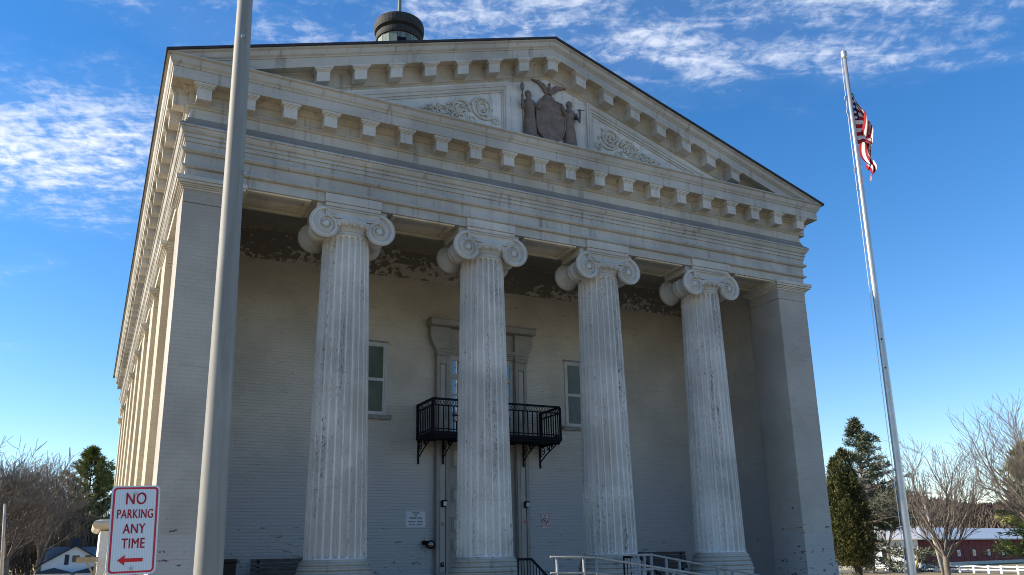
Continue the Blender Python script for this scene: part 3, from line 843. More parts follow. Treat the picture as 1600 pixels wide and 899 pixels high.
# canalis: a dished band sagging between the volutes, with rolled rims
cm = MB()
for sgn in (-1, 1):
    K = 24; rows = []
    for i in range(K + 1):
        t = -1 + 2 * i / K; x = .545 * t
        zt = 8.305; zb = 8.10 + .055 * t * t
        prof = []
        for j in range(9):
            q = j / 8; prof.append((x, sgn * (.496 - .035 * math.sin(math.pi * q) ** .8 * (1 - abs(t) ** 5)), zb + (zt - zb) * q))
        rows.append(prof + [(x, sgn * .30, zt), (x, sgn * .30, zb)])
    vs = [p for r_ in rows for p in r_]; m_ = len(rows[0]); fs = []
    for i in range(K):
        for j in range(m_):
            j2 = (j + 1) % m_; q = (i * m_ + j, (i + 1) * m_ + j, (i + 1) * m_ + j2, i * m_ + j2); fs.append(q)
    cm.add(vs, fs)
    cm.tube([(-.54 + 1.08 * i / 12, sgn * .492, 8.300) for i in range(13)], .019, 8)
    cm.tube([(.44 * (-1 + 2 * i / 12), sgn * .492, 8.095 + .05 * (-1 + 2 * i / 12) ** 2) for i in range(13)], .017, 8)
cm.box(-.5, .5, -.30, .30, 8.0, 8.30)
ME_can = cm.mesh('canalis', M['capital'])
ab = MB().box(-.70, .70, -.40, .43, 8.26, 8.4095)
for sgn in (-1, 1):
    K = 8; pr_ = [(.43, 8.318)] + [(.455 + .05 * math.sin(math.pi / 2 * i / K), 8.325 + .06 * (1 - math.cos(math.pi / 2 * i / K))) for i in range(K + 1)] + [(.505, 8.405), (.43, 8.405)]
    n_ = len(pr_); vs = [(x, sgn * y, z) for x in (-.555, .555) for y, z in pr_]
    ab.add(vs, [tuple(range(n_)), tuple(range(2 * n_ - 1, n_ - 1, -1))] + [(i, (i + 1) % n_, n_ + (i + 1) % n_, n_ + i) for i in range(n_)])
ME_aba = ab.mesh('abacus', M['capital'])
for x in COLX:
    c = empty('column', (x, YC, FL), CH)
    rz = random.uniform(0, .2)
    link_mesh('shaft', ME_shaft, (x, YC, ZS), c, rotz=math.pi / 24 + round(rz * 24 / (2 * math.pi)) * math.pi / 12)
    link_mesh('base', ME_base, (x, YC, FL), c)
    link_mesh('echinus', ME_ech, (x, YC, 0), c)
    for s in (-1, 1): link_mesh('volute', ME_vol[s], (x + s * .529, YC, 7.967), c)
    link_mesh('canalis', ME_can, (x, YC, 0), c)
    link_mesh('abacus', ME_aba, (x, YC, 0), c)

# ------------------------------------------------------------------ windows
def window(x0, x1, blind):
    w = empty('window', ((x0 + x1) / 2, D, 4.98), CH)
    z0, z1, zm = 4.98, 6.74, 5.853
    f = MB()
    f.box(x0, x0 + .055, D - .035, D - .001, z0, z1); f.box(x1 - .055, x1, D - .035, D - .001, z0, z1)
    f.box(x0 + .055, x1 - .055, D - .035, D - .001, z1 - .06, z1); f.box(x0 + .055, x1 - .055, D - .035, D - .001, z0, z0 + .05)
    f.build('frame', M['winwhite'], w, bevel=.004)
    for za, zb, yo in ((z0 + .05, zm - .02, -.012), (zm - .02, z1 - .06, -.022)):
        s = MB(); a, b = x0 + .056, x1 - .056
        s.box(a, a + .04, D + yo, D - .002, za, zb); s.box(b - .04, b, D + yo, D - .002, za, zb)
        s.box(a + .04, b - .04, D + yo, D - .002, zb - .035, zb); s.box(a + .04, b - .04, D + yo, D - .002, za, za + .035)
        so = s.build('sash', M['winwhite'], w)
        MB().box(a + .04, b - .04, D - .010, D - .008, za + .035, zb - .035).build('pane', M['glass'], w)
        MB().box(a + .04, b - .04, D - .005, D - .002, za + .035, zb - .035).build('blind', blind, w)
    MB().box(x0 - .12, x1 + .12, D - .075, D, 4.875, 4.978).build('sill', M['sill'], w, bevel=.006)
    MB().box(x0 - .03, x1 + .03, D - .02, D, 6.742, 6.79).build('lintel', M['sill'], w)
window(-3.55, -2.48, M['blinddark'])
window(2.47, 3.54, M['blindlite'])

# ------------------------------------------------------------------ doorway with balcony
ds = empty('door_surround', (0, D, FL), CH)
for s in (-1, 1):
    def bx(mb, a, b, y0, y1, z0, z1): mb.box(min(s * a, s * b), max(s * a, s * b), y0, y1, z0, z1)
    p = MB()
    for z0, z1 in ((FL, 4.40), (4.40, 6.53)):
        bx(p, .92, 1.245, D - .13, D, z0, z1 - .002)
        # raised stiles round a sunk panel
        bx(p, .92, 1.0, D - .17, D - .129, z0, z1 - .002); bx(p, 1.165, 1.245, D - .17, D - .129, z0, z1 - .002)
        bx(p, 1.0, 1.165, D - .17, D - .129, z1 - .20, z1 - .002); bx(p, 1.0, 1.165, D - .17, D - .129, z0, z0 + .55)
    p.build('pilaster', M['door'], ds, bevel=.006)
    bp_ = MB(); bx(bp_, 1.02, 1.145, D - .145, D - .128, FL + .58, 4.16); bx(bp_, 1.02, 1.145, D - .145, D - .128, 4.98, 6.30)
    bp_.build('pilaster_panel', M['doorl'], ds)
    k = MB()
    poly = [(.90, 6.53), (1.245, 6.53), (1.27, 6.60), (1.262, 6.64), (1.30, 6.74), (1.38, 6.88), (1.42, 7.0), (1.42, 7.268), (.90, 7.268)]
    P = [(s * x, z) for x, z in poly]
    if s < 0: P = P[::-1]
    k.prism(P, D - .20, D)
    for z in (6.56, 6.62, 6.70): bx(k, .90, 1.25 + (z - 6.53) * .25, D - .225, D - .199, z, z + .03)
    k.build('bracket_cap', M['door'], ds, bevel=.006)
    j = MB(); bx(j, .902, .92, D - .12, D + .25, FL, 7.27); j.build('jamb', M['door'], ds)
h = MB().box(-1.465, 1.465, D - .34, D, 7.285, 7.43).box(-1.43, 1.43, D - .30, D, 7.269, 7.285).box(-1.485, 1.485, D - .36, D, 7.43, 7.47)
h.build('hood', M['door'], ds, bevel=.008)
MB().box(-.90, .90, D - .10, D, 6.80, 7.268).build('frieze_panel', M['door'], ds)
t = MB()
for i, (yo, z) in enumerate(((.20, 6.74), (.165, 6.69), (.13, 6.64), (.10, 6.60))): t.box(-.90, .90, D - yo, D, z, z + .059)
t.build('transom_moulding', M['door'], ds)

def door(name, z0, z1, rows, glazed):
    d = empty(name, (0, D - .04, z0), CH)
    for s in (-1, 1):
        mb = MB(); x0, x1 = (-.90, -.004) if s < 0 else (.004, .90)
        mb.box(x0, x1, D - .03, D - .002, z0, z1); lf = mb.build('leaf', M['door'], d)
        for za, zb in rows:
            fr = MB(); a, b = x0 + .10, x1 - .10
            if glazed:
                fr.box(a, b, D - .042, D - .031, za, zb); fr.build('pane_backing', M['bluepane'], d)
                cu = MB(); cpts = []
                xa_, xb_ = a + .10, b
                pl = [(xb_, za + .005), (xb_, zb - .005), (xa_ + .02, zb - .005), (xa_, zb - .1), (xa_ - .03, (za + zb) / 2), (xa_ + .02, za + .09), (xa_ + .07, za + .005)]
                cu.prism(pl[::-1], D - .047, D - .0425); cu.build('curtain', M['curtain'], d)
                MB().box(a, b, D - .056, D - .053, za, zb).build('pane', M['glass'], d)
            else:
                fr.box(a, a + .03, D - .055, D - .03, za, zb); fr.box(b - .03, b, D - .055, D - .03, za, zb)
                fr.box(a + .03, b - .03, D - .055, D - .03, zb - .03, zb); fr.box(a + .03, b - .03, D - .055, D - .03, za, za + .03)
                fr.build('panel_moulding', M['door'], d, bevel=.006)
                MB().box(a + .05, b - .05, D - .045, D - .03, za + .05, zb - .05).build('panel', M['doorl'], d, bevel=.012)
        if glazed:
            st = MB(); a, b = x0 + .003, x1 - .003
            zsx = sorted([z0 + .004] + [v for r in rows for v in r] + [z1 - .004])
            st.box(a, x0 + .10, D - .07, D - .031, z0 + .004, z1 - .004); st.box(x1 - .10, b, D - .07, D - .031, z0 + .004, z1 - .004)
            for i in range(0, len(zsx), 2):
                if zsx[i + 1] - zsx[i] > .01: st.box(x0 + .10, x1 - .10, D - .07, D - .031, zsx[i], zsx[i + 1])
            st.build('stile', M['doorl'], d, bevel=.004)
    return d
door('balcony_door', 4.52, 6.60, [(4.62, 5.10), (5.16, 5.56), (5.625, 5.99), (6.11, 6.46)], True)
door('entrance_door', FL + .03, 4.36, [(FL + .2, FL + .62), (1.80, 2.12), (2.28, 2.62), (2.98, 3.30), (3.80, 4.26)], False)

bal = empty('balcony', (0, D, 4.37), CH)
BW, BY = 1.69, 2.78
fl = MB().box(-BW - .03, BW + .03, BY - .03, D, 4.42, 4.51)
fl.box(-BW, BW, BY, BY + .05, 4.365, 4.42); fl.box(-BW, -BW + .05, BY + .05, D, 4.365, 4.42); fl.box(BW - .05, BW, BY + .05, D, 4.365, 4.42)
fl.build('floor', M['iron'], bal, bevel=.006)
tr_ = MB()
for z, r in ((5.262, .022), (5.11, .014)):
    tr_.box(-BW, BW, BY - r, BY + r, z - r, z + r); tr_.box(-BW - r, -BW + r, BY + r, D, z - r, z + r); tr_.box(BW - r, BW + r, BY + r, D, z - r, z + r)
tr_.box(-BW, BW, BY - .012, BY + .012, 4.55, 4.575); tr_.box(-BW - .012, -BW + .012, BY + .012, D, 4.55, 4.575); tr_.box(BW - .012, BW + .012, BY + .012, D, 4.55, 4.575)
tr_.build('rail', M['iron'], bal)
for (x, y) in ((-BW, BY), (BW, BY), (-BW, D - .03), (BW, D - .03)):
    MB().box(x - .024, x + .024, y - .024, y + .024, 4.505, 5.245).build('post', M['iron'], bal)
bm = MB().box(-.0115, .0115, -.0115, .0115, 0, .60).mesh('baluster', M['iron'])
nb = 26
for i in range(1, nb):
    x = -BW + 2 * BW * i / nb
    link_mesh('baluster', bm, (x, BY, 4.51), bal)
for s in (-1, 1):
    for i in range(1, 9): link_mesh('baluster', bm, (s * BW, BY + (D - BY) * i / 9, 4.51), bal)
lt = MB()
def zig(p0, p1, n):
    p0, p1 = Vector(p0), Vector(p1)
    for i in range(n):
        a = p0.lerp(p1, i / n); b = p0.lerp(p1, (i + 1) / n)
        lt.bar((a.x, a.y, 5.12), (b.x, b.y, 5.245), .006, 4); lt.bar((a.x, a.y, 5.245), (b.x, b.y, 5.12), .006, 4)
zig((-BW, BY, 0), (BW, BY, 0), 44); zig((-BW, BY, 0), (-BW, D, 0), 13); zig((BW, BY, 0), (BW, D, 0), 13)
tag(lt.build('lattice', M['iron'], bal), kind='stuff')
def iron_bracket():
    mb = MB()
    mb.box(-.018, .018, -.035, 0, -.50, .0)                       # wall bar
    mb.box(-.015, .015, -.05, -.001, -.57, -.50)
    mb.tube([(0, -.03, -.42), (0, -.35, -.26), (0, -.98, -.03)], .016, 6)
    mb.tube([(0, -.02, -.01), (0, -.98, -.01)], .014, 6)
    def spi(cy, cz, r0, a0, turns, d):
        pts = []
        for i in range(34):
            t = i / 33; a = a0 + d * turns * 2 * math.pi * t; rr = r0 * (1 - .86 * t)
            pts.append((0, cy + rr * math.cos(a), cz + rr * math.sin(a)))
        mb.tube(pts, .012, 5)
    spi(-.18, -.17, .135, -1.2, 1.7, 1); spi(-.45, -.11, .085, -2.0, 1.5, -1); spi(-.66, -.075, .055, -1.4, 1.4, 1)
    mb.ball((0, -.99, -.06), .03, .03, .04, 6)
    return mb.mesh('bracket', M['iron'])
bk_me = iron_bracket()
for x in (-1.66, -1.09, 1.09, 1.66):
    inner = abs(x) < 1.3
    o = link_mesh('bracket', bk_me, (x, D - .172 if inner else D, 4.42), bal)
    if inner: o.scale = (1, .82, 1)

# ------------------------------------------------------------------ cupola
cu = empty('cupola', (0, 10.8, 12.4), CH)
CX, CY = 0, 10.8
for k in range(16):
    a0, a1 = 2 * math.pi * k / 16 + .01, 2 * math.pi * (k + 1) / 16 - .01
    r0, r1 = .70, .80
    vs = [(CX + r * math.cos(a), CY + r * math.sin(a), z) for z in (12.4, 20.3) for r in (r0, r1) for a in (a0, a1)]
    mb = MB(); mb.add(vs, [(0, 1, 3, 2), (4, 6, 7, 5), (2, 3, 7, 6), (0, 4, 5, 1), (0, 2, 6, 4), (1, 5, 7, 3)])
    mb.build('drum_panel', M['copper'], cu)
MB().lathe([(.695, 12.4), (.695, 20.3)], (CX, CY, 0), 32).build('drum_core', M['copperdark'], cu)
MB().lathe([(.70, 20.15), (.84, 20.2), (.86, 20.28), (.86, 20.42), (.80, 20.46), (.80, 20.50), (.90, 20.56), (.925, 20.66), (.925, 20.86), (.90, 20.94), (.84, 20.98), (.30, 21.16), (.02, 21.22)], (CX, CY, 0), 40).build('lid', M['copperdark'], cu, smooth=False)
MB().tube([(CX, CY, 21.1), (CX, CY, 21.5), (CX, CY, 24.0)], [.075, .068, .06], 10).build('mast', M['copper'], cu, smooth=True)
vb = MB(); a = R_(258)
vb.box(-.16, .16, -.02, .02, 0, .22)
vo = vb.mesh('vent', M['iron']); link_mesh('vent', vo, (CX + .80 * math.cos(a), CY + .80 * math.sin(a), 19.72), cu, rotz=a + math.pi / 2)

# ------------------------------------------------------------------ things on the portico
def wall_sign(name, x0, x1, z0, z1, y=D):
    e = empty(name, ((x0 + x1) / 2, y, z0)); return e
def rrect(x0, x1, z0, z1, r, n=5):
    out = []
    for cx, cz, a0 in ((x1 - r, z1 - r, 0), (x0 + r, z1 - r, 90), (x0 + r, z0 + r, 180), (x1 - r, z0 + r, 270)):
        for i in range(n + 1):
            a = R_(a0 + 90 * i / n); out.append((cx + r * math.cos(a), cz + r * math.sin(a)))
    return out[::-1]
e = wall_sign('hours_sign', -1.957, -1.45, 2.375, 2.77)
tag(e, 'white hours of operation sign on the brick wall left of the door', 'sign')
MB().prism(rrect(-1.955, -1.452, 2.378, 2.768, .02), D - .012, D - .001).build('panel', M['signwhite'], e)
bd = MB(); pts = [(x, D - .013, z) for x, z in rrect(-1.94, -1.467, 2.393, 2.753, .015)]; bd.tube(pts + pts[:1], .004, 4); bd.build('border', simple('sign_grey', (.30, .31, .33), .5), e)
for t_, z, s_, xs in (('HOURS', 2.715, .062, .95), ('OF', 2.655, .058, .95), ('OPERATION', 2.59, .064, .92), ('MONDAY - FRIDAY', 2.51, .054, .80), ('8:30 AM - 4:00 PM', 2.445, .054, .76)):
    link_mesh('lettering', text_mesh(t_, s_, xs, M['signblack'], bold=.0015), (-1.7035, D - .0125, z), e)
e = wall_sign('no_smoking_sign', 1.64, 1.87, 2.33, 2.72)
tag(e, 'small white and red no smoking sign right of the door', 'sign')
MB().prism(rrect(1.642, 1.868, 2.332, 2.718, .015), D - .01, D - .001).build('panel', simple('pale_pink_sign', (.72, .60, .57), .5), e)
bd = MB(); pts = [(x, D - .011, z) for x, z in rrect(1.652, 1.858, 2.342, 2.708, .012)]; bd.tube(pts + pts[:1], .005, 4); bd.build('border', M['signred'], e)
rg = MB(); pts = [(1.755 + .068 * math.cos(a), D - .012, 2.53 + .068 * math.sin(a)) for a in [2 * math.pi * i / 28 for i in range(29)]]; rg.tube(pts, .009, 5)
rg.bar((1.71, D - .012, 2.575), (1.80, D - .012, 2.485), .008, 5); rg.build('prohibition_ring', M['signblack'], e)
ci = MB().box(1.715, 1.795, D - .0125, D - .0105, 2.522, 2.54); ci.build('cigarette_symbol', M['signblack'], e)
link_mesh('lettering', text_mesh('NO', .055, .9, M['signred'], bold=.002), (1.755, D - .0105, 2.662), e)
link_mesh('lettering', text_mesh('SMOKING', .046, .85, M['signred'], bold=.0015), (1.755, D - .0105, 2.415), e)
for k, (x0, x1, z0, z1, lab) in enumerate(((-1.14, -1.02, 2.395, 2.505, 'small pink notice on the left door pilaster'), (1.065, 1.175, 2.44, 2.56, 'small pink notice on the right door pilaster'))):
    yy = D - .145
    e = wall_sign('paper_notice', x0, x1, z0, z1, yy)
    tag(e, lab, 'notice', 'pink notices on the door pilasters')
    MB().box(x0, x1, yy - .006, yy - .0005, z0, z1).build('sheet', simple('pink_paper', (.52, .40, .38), .7), e)
    r = MB(); cxx, czz = (x0 + x1) / 2, (z0 + z1) / 2
    pts = [(cxx + .03 * math.cos(a), yy - .008, czz + .03 * math.sin(a)) for a in [2 * math.pi * i / 20 for i in range(21)]]; r.tube(pts, .005, 4)
    r.bar((cxx - .02, yy - .008, czz + .02), (cxx + .02, yy - .008, czz - .02), .004, 4); r.build('symbol', M['signred'], e)
for x, lab in ((-1.07, 'black wall lamp on the left door pilaster'), (1.14, 'black wall lamp on the right door pilaster')):
    e = empty('wall_lamp', (x, D - .17, 2.84)); tag(e, lab, 'lamp', 'lamps flanking the entrance')
    yy = D - .17
    MB().prism([(x - .05, 2.845), (x - .055, 2.99), (x + .055, 2.99), (x + .05, 2.845)][::1], yy - .03, yy + .02).build('back_plate', M['iron'], e, bevel=.006)
    MB().box(x - .06, x + .06, yy - .12, yy - .0, 2.975, 3.0).build('canopy', M['iron'], e, bevel=.006)
    MB().box(x - .03, x + .05, yy - .10, yy - .031, 2.865, 2.974).build('diffuser', simple('frosted_glass', (.55, .57, .60), .3), e, bevel=.012)
e = empty('floodlight', (-1.43, D, 1.9)); tag(e, 'black floodlight bracketed to the wall below the hours sign', 'lamp')
MB().box(-1.545, -1.40, D - .10, D, 1.985, 2.075).build('mount', M['iron'], e, bevel=.01)
MB().lathe([(.03, .02), (.07, .0), (.092, -.06), (.10, -.13), (.10, -.15), (.085, -.152)], (-1.40, D - .08, 1.985), 20, 'y').build('lamp_head', M['iron'], e)
MB().lathe([(.082, -.147), (.06, -.155), (.01, -.158)], (-1.40, D - .08, 1.985), 20, 'y').build('lens', M['darkglass'], e)
e = empty('door_button', (-1.094, D - .145, 1.48)); tag(e, 'small dark push button box low on the left door pilaster', 'button')
MB().box(-1.128, -1.06, D - .19, D - .146, 1.48, 1.58).build('housing', M['iron'], e, bevel=.006)
MB().lathe([(.02, 0), (.02, -.012), (.014, -.016)], (-1.094, D - .19, 1.54), 12, 'y').build('button', M['galv'], e)

def bench(x0, x1, y, label):
    e = empty('bench', ((x0 + x1) / 2, y, FL)); tag(e, label, 'bench', 'slatted benches on the porch')
    for k in range(5):
        z = 1.30 + k * .088; yo = y + .02 + k * .018
        MB().box(x0, x1, yo, yo + .035, z, z + .076).build('back_slat', M['wood'], e, bevel=.006)
    for k in range(5):
        MB().box(x0, x1, y - .45 + k * .09, y - .45 + k * .09 + .08, FL + .42, FL + .45).build('seat_slat', M['wood'], e, bevel=.006)
    for xx in (x0 + .12, x1 - .18):
        MB().box(xx, xx + .06, y - .42, y - .36, FL, FL + .42).build('leg', M['iron'], e)
        MB().beam((xx + .03, y - .02, FL), (xx + .03, y + .115, 1.72), .06, .04).build('leg', M['iron'], e)
        MB().box(xx, xx + .06, y - .36, y + .0, FL + .36, FL + .418).build('seat_bearer', M['iron'], e)
bench(-5.47, -3.85, 3.2, 'dark slatted bench behind the leftmost column')
bench(4.07, 5.69, 3.2, 'dark slatted bench between the two right columns')
e = empty('litter_bin', (-6.02, 3.2, FL)); tag(e, 'dark brown litter bin on the porch beside the left bench', 'bin')
MB().box(-6.25, -5.80, 2.98, 3.43, FL, 1.66).build('body', M['binbrown'], e, bevel=.02)
MB().box(-6.27, -5.78, 2.96, 3.45, 1.661, 1.735).build('lid', M['binbrown'], e, bevel=.02)

# black stair rails
for sx, lab in ((-1.2, 'black iron stair rail on the left of the entrance steps'), (1.2, 'black iron stair rail on the right of the entrance steps')):
    e = empty('stair_rail', (sx, -1.6, 0)); tag(e, lab, 'railing', 'stair rails at the entrance steps')
    path = [(sx, -.42, 1.615), (sx, -.95, 1.615), (sx, -2.45, .86)]
    MB().tube(path, .024, 8).build('handrail', M['iron'], e)
    MB().tube([(sx, -.42, .90), (sx, -.95, .90), (sx, -2.45, .14)], .014, 6).build('lower_rail', M['iron'], e)
    for i in range(18):
        y = -.42 - 2.03 * i / 17
        zt = 1.615 if y > -.95 else 1.615 - (-.95 - y) * .503
        zb = .90 if y > -.95 else .90 - (-.95 - y) * .507
        post = i in (0, 17)
        MB().bar((sx, y, zb if not post else FL * (i == 0) * .99), (sx, y, zt - .01), .019 if post else .009, 6).build('post' if post else 'baluster', M['iron'], e)

# galvanised ramp rails
def ramp_rail(y, xs, zs, posts, label, low=.24, yjog=0):
    e = empty('ramp_rail', (xs[0], y, 0)); tag(e, label, 'railing', 'galvanised rails of the access ramp')
    def zat(x):
        for i in range(len(xs) - 1):
            if xs[i] <= x <= xs[i + 1]: return zs[i] + (zs[i + 1] - zs[i]) * (x - xs[i]) / (xs[i + 1] - xs[i])
        return zs[-1]
    MB().tube([(x, y, z) for x, z in zip(xs, zs)], .019, 8).build('top_rail', M['galv'], e, smooth=True)
    for dz in (low, low + .34):
        MB().tube([(x, y, z - dz) for x, z in zip(xs, zs)], .016, 8).build('lower_rail', M['galv'], e, smooth=True)
    for x in posts: MB().bar((x, y, 0), (x, y, zat(x) - .01), .026, 8).build('post', M['galv'], e, smooth=True)
ramp_rail(-3.2, (-2.06, -1.235, .585, 6.2), (1.638, 1.622, 1.347, .55), (-1.94, -1.45, -1.22, -.30, .30, 1.3, 2.3, 3.3, 4.3, 5.3, 6.1), 'long galvanised rail along the near side of the ramp')
ramp_rail(-2.15, (.19, .66, 3.04, 6.2), (1.645, 1.641, 1.237, .70), (.25, .62, .95, 1.25, 2.13, 2.49, 3.4, 4.4, 5.4, 6.1), 'galvanised rail along the far side of the ramp')
e = empty('ramp_rail', (-1.0, -2.7, 0)); tag(e, 'short galvanised end rail of the ramp near the third column', 'railing', 'galvanised rails of the access ramp')
for z in (1.645, 1.405): MB().tube([(-.11, -2.55, z), (.32, -2.62, z)], .022, 8).build('rail', M['galv'], e, smooth=True)
for x in (.03, .16): MB().bar((x, -2.58, 0), (x, -2.58, 1.64), .026, 8).build('post', M['galv'], e, smooth=True)
rp = MB().box(-2.1, -1.2, -3.15, -2.2, -.2, .66)
rp.prism([(-1.199, -.2), (-1.199, .66), (6.3, -.02), (6.3, -.2)][::-1], -3.15, -2.2)
tag(rp.build('ramp', M['concrete']), 'low concrete access ramp between the galvanised rails', 'ramp')

# ------------------------------------------------------------------ lamp post and no-parking sign near the camera
PX, PY = -7.922, -9.805
e = empty('steel_pole', (PX, PY, 0)); tag(e, 'tall tapered galvanised steel pole in front of the left anta', 'pole')
ln = (-.033 / 3.7, .004 / 3.7)
def pat(z): return (PX + ln[0] * (z - 1.57), PY + ln[1] * (z - 1.57), z)
MB().tube([pat(z) for z in (0.0, 1.57, 3.5, 5.25, 9.0)], [.088, .0775, .062, .048, .032], 40).build('shaft', M['pole'], e, smooth=True)
MB().lathe([(.22, 0), (.22, .03), (.15, .05), (.115, .09)], (pat(0)[0], pat(0)[1], 0), 24).build('base_plate', M['pole'], e)
# bolt heads facing the camera side
vd = Vector((cam_pos.x - PX, cam_pos.y - PY, 0)).normalized(); sd2 = Vector((-vd.y, vd.x, 0))
for z, off in ((4.93, .0), (3.98, .99)):
    dirn = (vd * math.sqrt(max(0, 1 - off * off)) + Vector((math.cos(YAW), -math.sin(YAW), 0)) * off).normalized()
    q = Vector(pat(z)); rr = .0505 if z > 4.5 else .058
    b0 = q + dirn * (rr - .004); b1 = q + dirn * (rr + .016)
    MB().tube([b0, b1], .012, 6).build('bolt', M['alu'], e)

SC = Vector((-8.338, -10.372, 0)); sy = .0
e = empty('no_parking_sign', (SC.x, SC.y, 0)); tag(e, 'white no parking any time sign with red lettering and arrow', 'sign')
e.rotation_euler = (0, 0, 0)
SW, SH = .212, .412; SZ0 = 1.585
pa = R_(-3.0)      # the sign faces the camera, turned a few degrees
lean = R_(-1.5)
Ms = Matrix.Translation((SC.x, SC.y, SZ0)) @ Matrix.Rotation(R_(-5.0), 4, 'Z') @ Matrix.Rotation(lean, 4, 'Y')
def sign_part(mb, name, mat, smooth=False):
    me = mb.mesh(name, mat, (0, 0, 0), smooth)
    o = bpy.data.objects.new(name, me); COL.objects.link(o); o.parent = e
    o.matrix_local = Matrix.Translation(-WL[e.name]) @ Ms; WL[o.name] = Vector(Ms.translation); return o
sign_part(MB().prism(rrect(-SW / 2, SW / 2, 0, SH, .022, 8), -.002, .0), 'panel', M['sheeting'])
# red border ring (proud of the sheet)
o1 = rrect(-SW / 2 + .0075, SW / 2 - .0075, .0075, SH - .0075, .019, 8); i1 = rrect(-SW / 2 + .0165, SW / 2 - .0165, .0165, SH - .0165, .0125, 8)
n = len(o1); rb = MB(); rb.add([(x, -.0028, z) for x, z in o1 + i1], [(i, (i + 1) % n, n + (i + 1) % n, n + i) for i in range(n)]); sign_part(rb, 'border', M['signred'])
for t_, z, s_, xs, bo in (('NO', .348, .079, .72, .0010), ('PARKING', .277, .060, .60, .0008), ('ANY', .208, .064, .70, .0008), ('TIME', .140, .066, .68, .0008)):
    me = text_mesh(t_, s_, xs, M['signred'], spacing=1.08, bold=bo)
    o = bpy.data.objects.new('lettering', me); COL.objects.link(o); o.parent = e
    o.matrix_local = Matrix.Translation(-WL[e.name]) @ Ms @ Matrix.Translation((.002, -.0032, z)); WL[o.name] = Vector(Ms.translation)
ar_ = MB(); ar_.prism([(-.062, .066), (-.030, .090), (-.030, .0745), (.048, .0745), (.048, .0575), (-.030, .0575), (-.030, .042)], -.0032, -.0022); sign_part(ar_, 'arrow', M['arrowred'])
for z in (.374, .028):
    b_ = MB().lathe([(.0085, 0), (.0085, -.002), (.005, -.0022), (.005, -.007), (.001, -.0075)], (0, -.0022, z), 10, 'y'); sign_part(b_, 'bolt', M['alu'])
pb = MB().box(-.022, .022, .006, .012, -1.62, SH + .0 - .02).box(-.03, -.022, .002, .03, -1.62, SH - .02).box(.022, .03, .002, .03, -1.62, SH - .02)
sign_part(pb, 'post', M['galv'])

# ------------------------------------------------------------------ flagpole and flag
FX, FY = 3.25, -5.497
e = empty('flagpole', (FX, FY, 0)); tag(e, 'tall silver flagpole in front of the right anta', 'flagpole')
def fp(z): return (FX + .0044 * (z - 1.3), FY - .0055 * (z - 1.3), z)
MB().tube([fp(z) for z in (0, 1.3, 4, 7, 9, 10.65)], [.068, .063, .056, .047, .040, .034], 20).build('shaft', M['alu'], e, smooth=True)
MB().lathe([(.2, 0), (.2, .05), (.12, .12), (.09, .2)], (fp(0)[0], fp(0)[1], 0), 20).build('base_collar', M['alu'], e)
MB().lathe([(.042, 10.60), (.055, 10.63), (.055, 10.74), (.02, 10.76)], (fp(10.6)[0], fp(10.6)[1], 0), 14).build('truck', M['alu'], e)
lv = Vector((-math.cos(YAW), math.sin(YAW), 0))
def side(z, o, r=0): 
    p = Vector(fp(z)); return p + lv * o
MB().tube([side(10.62, .062), side(9.2, .075), side(7.5, .085), side(4.5, .10), side(1.35, .095)], .006, 5).build('halyard', M['signwhite'], e)
MB().tube([side(1.30, .05), side(1.30, .12)], .014, 6).tube([side(1.18, .115), side(1.42, .115)], .012, 6).build('cleat', M['alu'], e)
for z in (9.82, 9.55, 8.35, 8.0): MB().tube([side(z, .03), side(z - .02, .085), side(z - .09, .09), side(z - .11, .035)], .010, 5).build('snap_hook', M['alu'], e)
for z in (5.12, 4.62):
    vv = Vector((cam_pos.x - FX, cam_pos.y - FY, 0)).normalized()
    MB().tube([Vector(fp(z)) + vv * .055, Vector(fp(z)) + vv * .074], .014, 8).build('bolt', M['iron'], e)

# flag hanging limp at half mast
gu, gv = 46, 30; H0 = 1.05; W0 = 1.75; ztop = 9.87
rv = -lv                                                     # towards the right of the picture
bv = Vector((math.sin(YAW), math.cos(YAW), 0))
vs = []; uv = []
for j in range(gv + 1):
    v = j / gv
    for i in range(gu + 1):
        u = i / gu
        f_ = max(0, u - .10) / .90
        zz_ = ztop - H0 * v * (1 - .40 * u) - .10 * u - 1.42 * (f_ ** 1.1) * (1 - .20 * v)
        outx = .042 + (.20 + .08 * math.sin(v * 2.6 + .3)) * min(1.0, u / .24) ** .85 * (1 - .42 * u) * (.30 + .70 * min(1, v * 2.2 + u * .9)) + .05 * math.sin(u * 7 + v * 5) * u
        dep = .13 * math.sin(u * 10.0 + v * 2.4) * min(1, u * 3) + .07 * math.sin(v * 11 - u * 6) * min(1, u * 2.5)
        p = Vector(fp(zz_)) + rv * outx + bv * dep
        vs.append(tuple(p)); uv.append((.36 + .64 * u, v))
fs = [(j * (gu + 1) + i, j * (gu + 1) + i + 1, (j + 1) * (gu + 1) + i + 1, (j + 1) * (gu + 1) + i) for j in range(gv) for i in range(gu)]
mb = MB(); mb.add(vs, fs); me = mb.mesh('flag', M['flag'], (FX, FY, 8.0), True)
ul = me.uv_layers.new(name='UVMap')
for lp in me.loops: ul.data[lp.index].uv = uv[lp.vertex_index]
fo = link_mesh('flag', me, (FX, FY, 8.0)); sm = fo.modifiers.new('thickness', 'SOLIDIFY'); sm.thickness = .003
tag(fo, 'red white and blue striped flag hanging limp at half mast', 'flag')

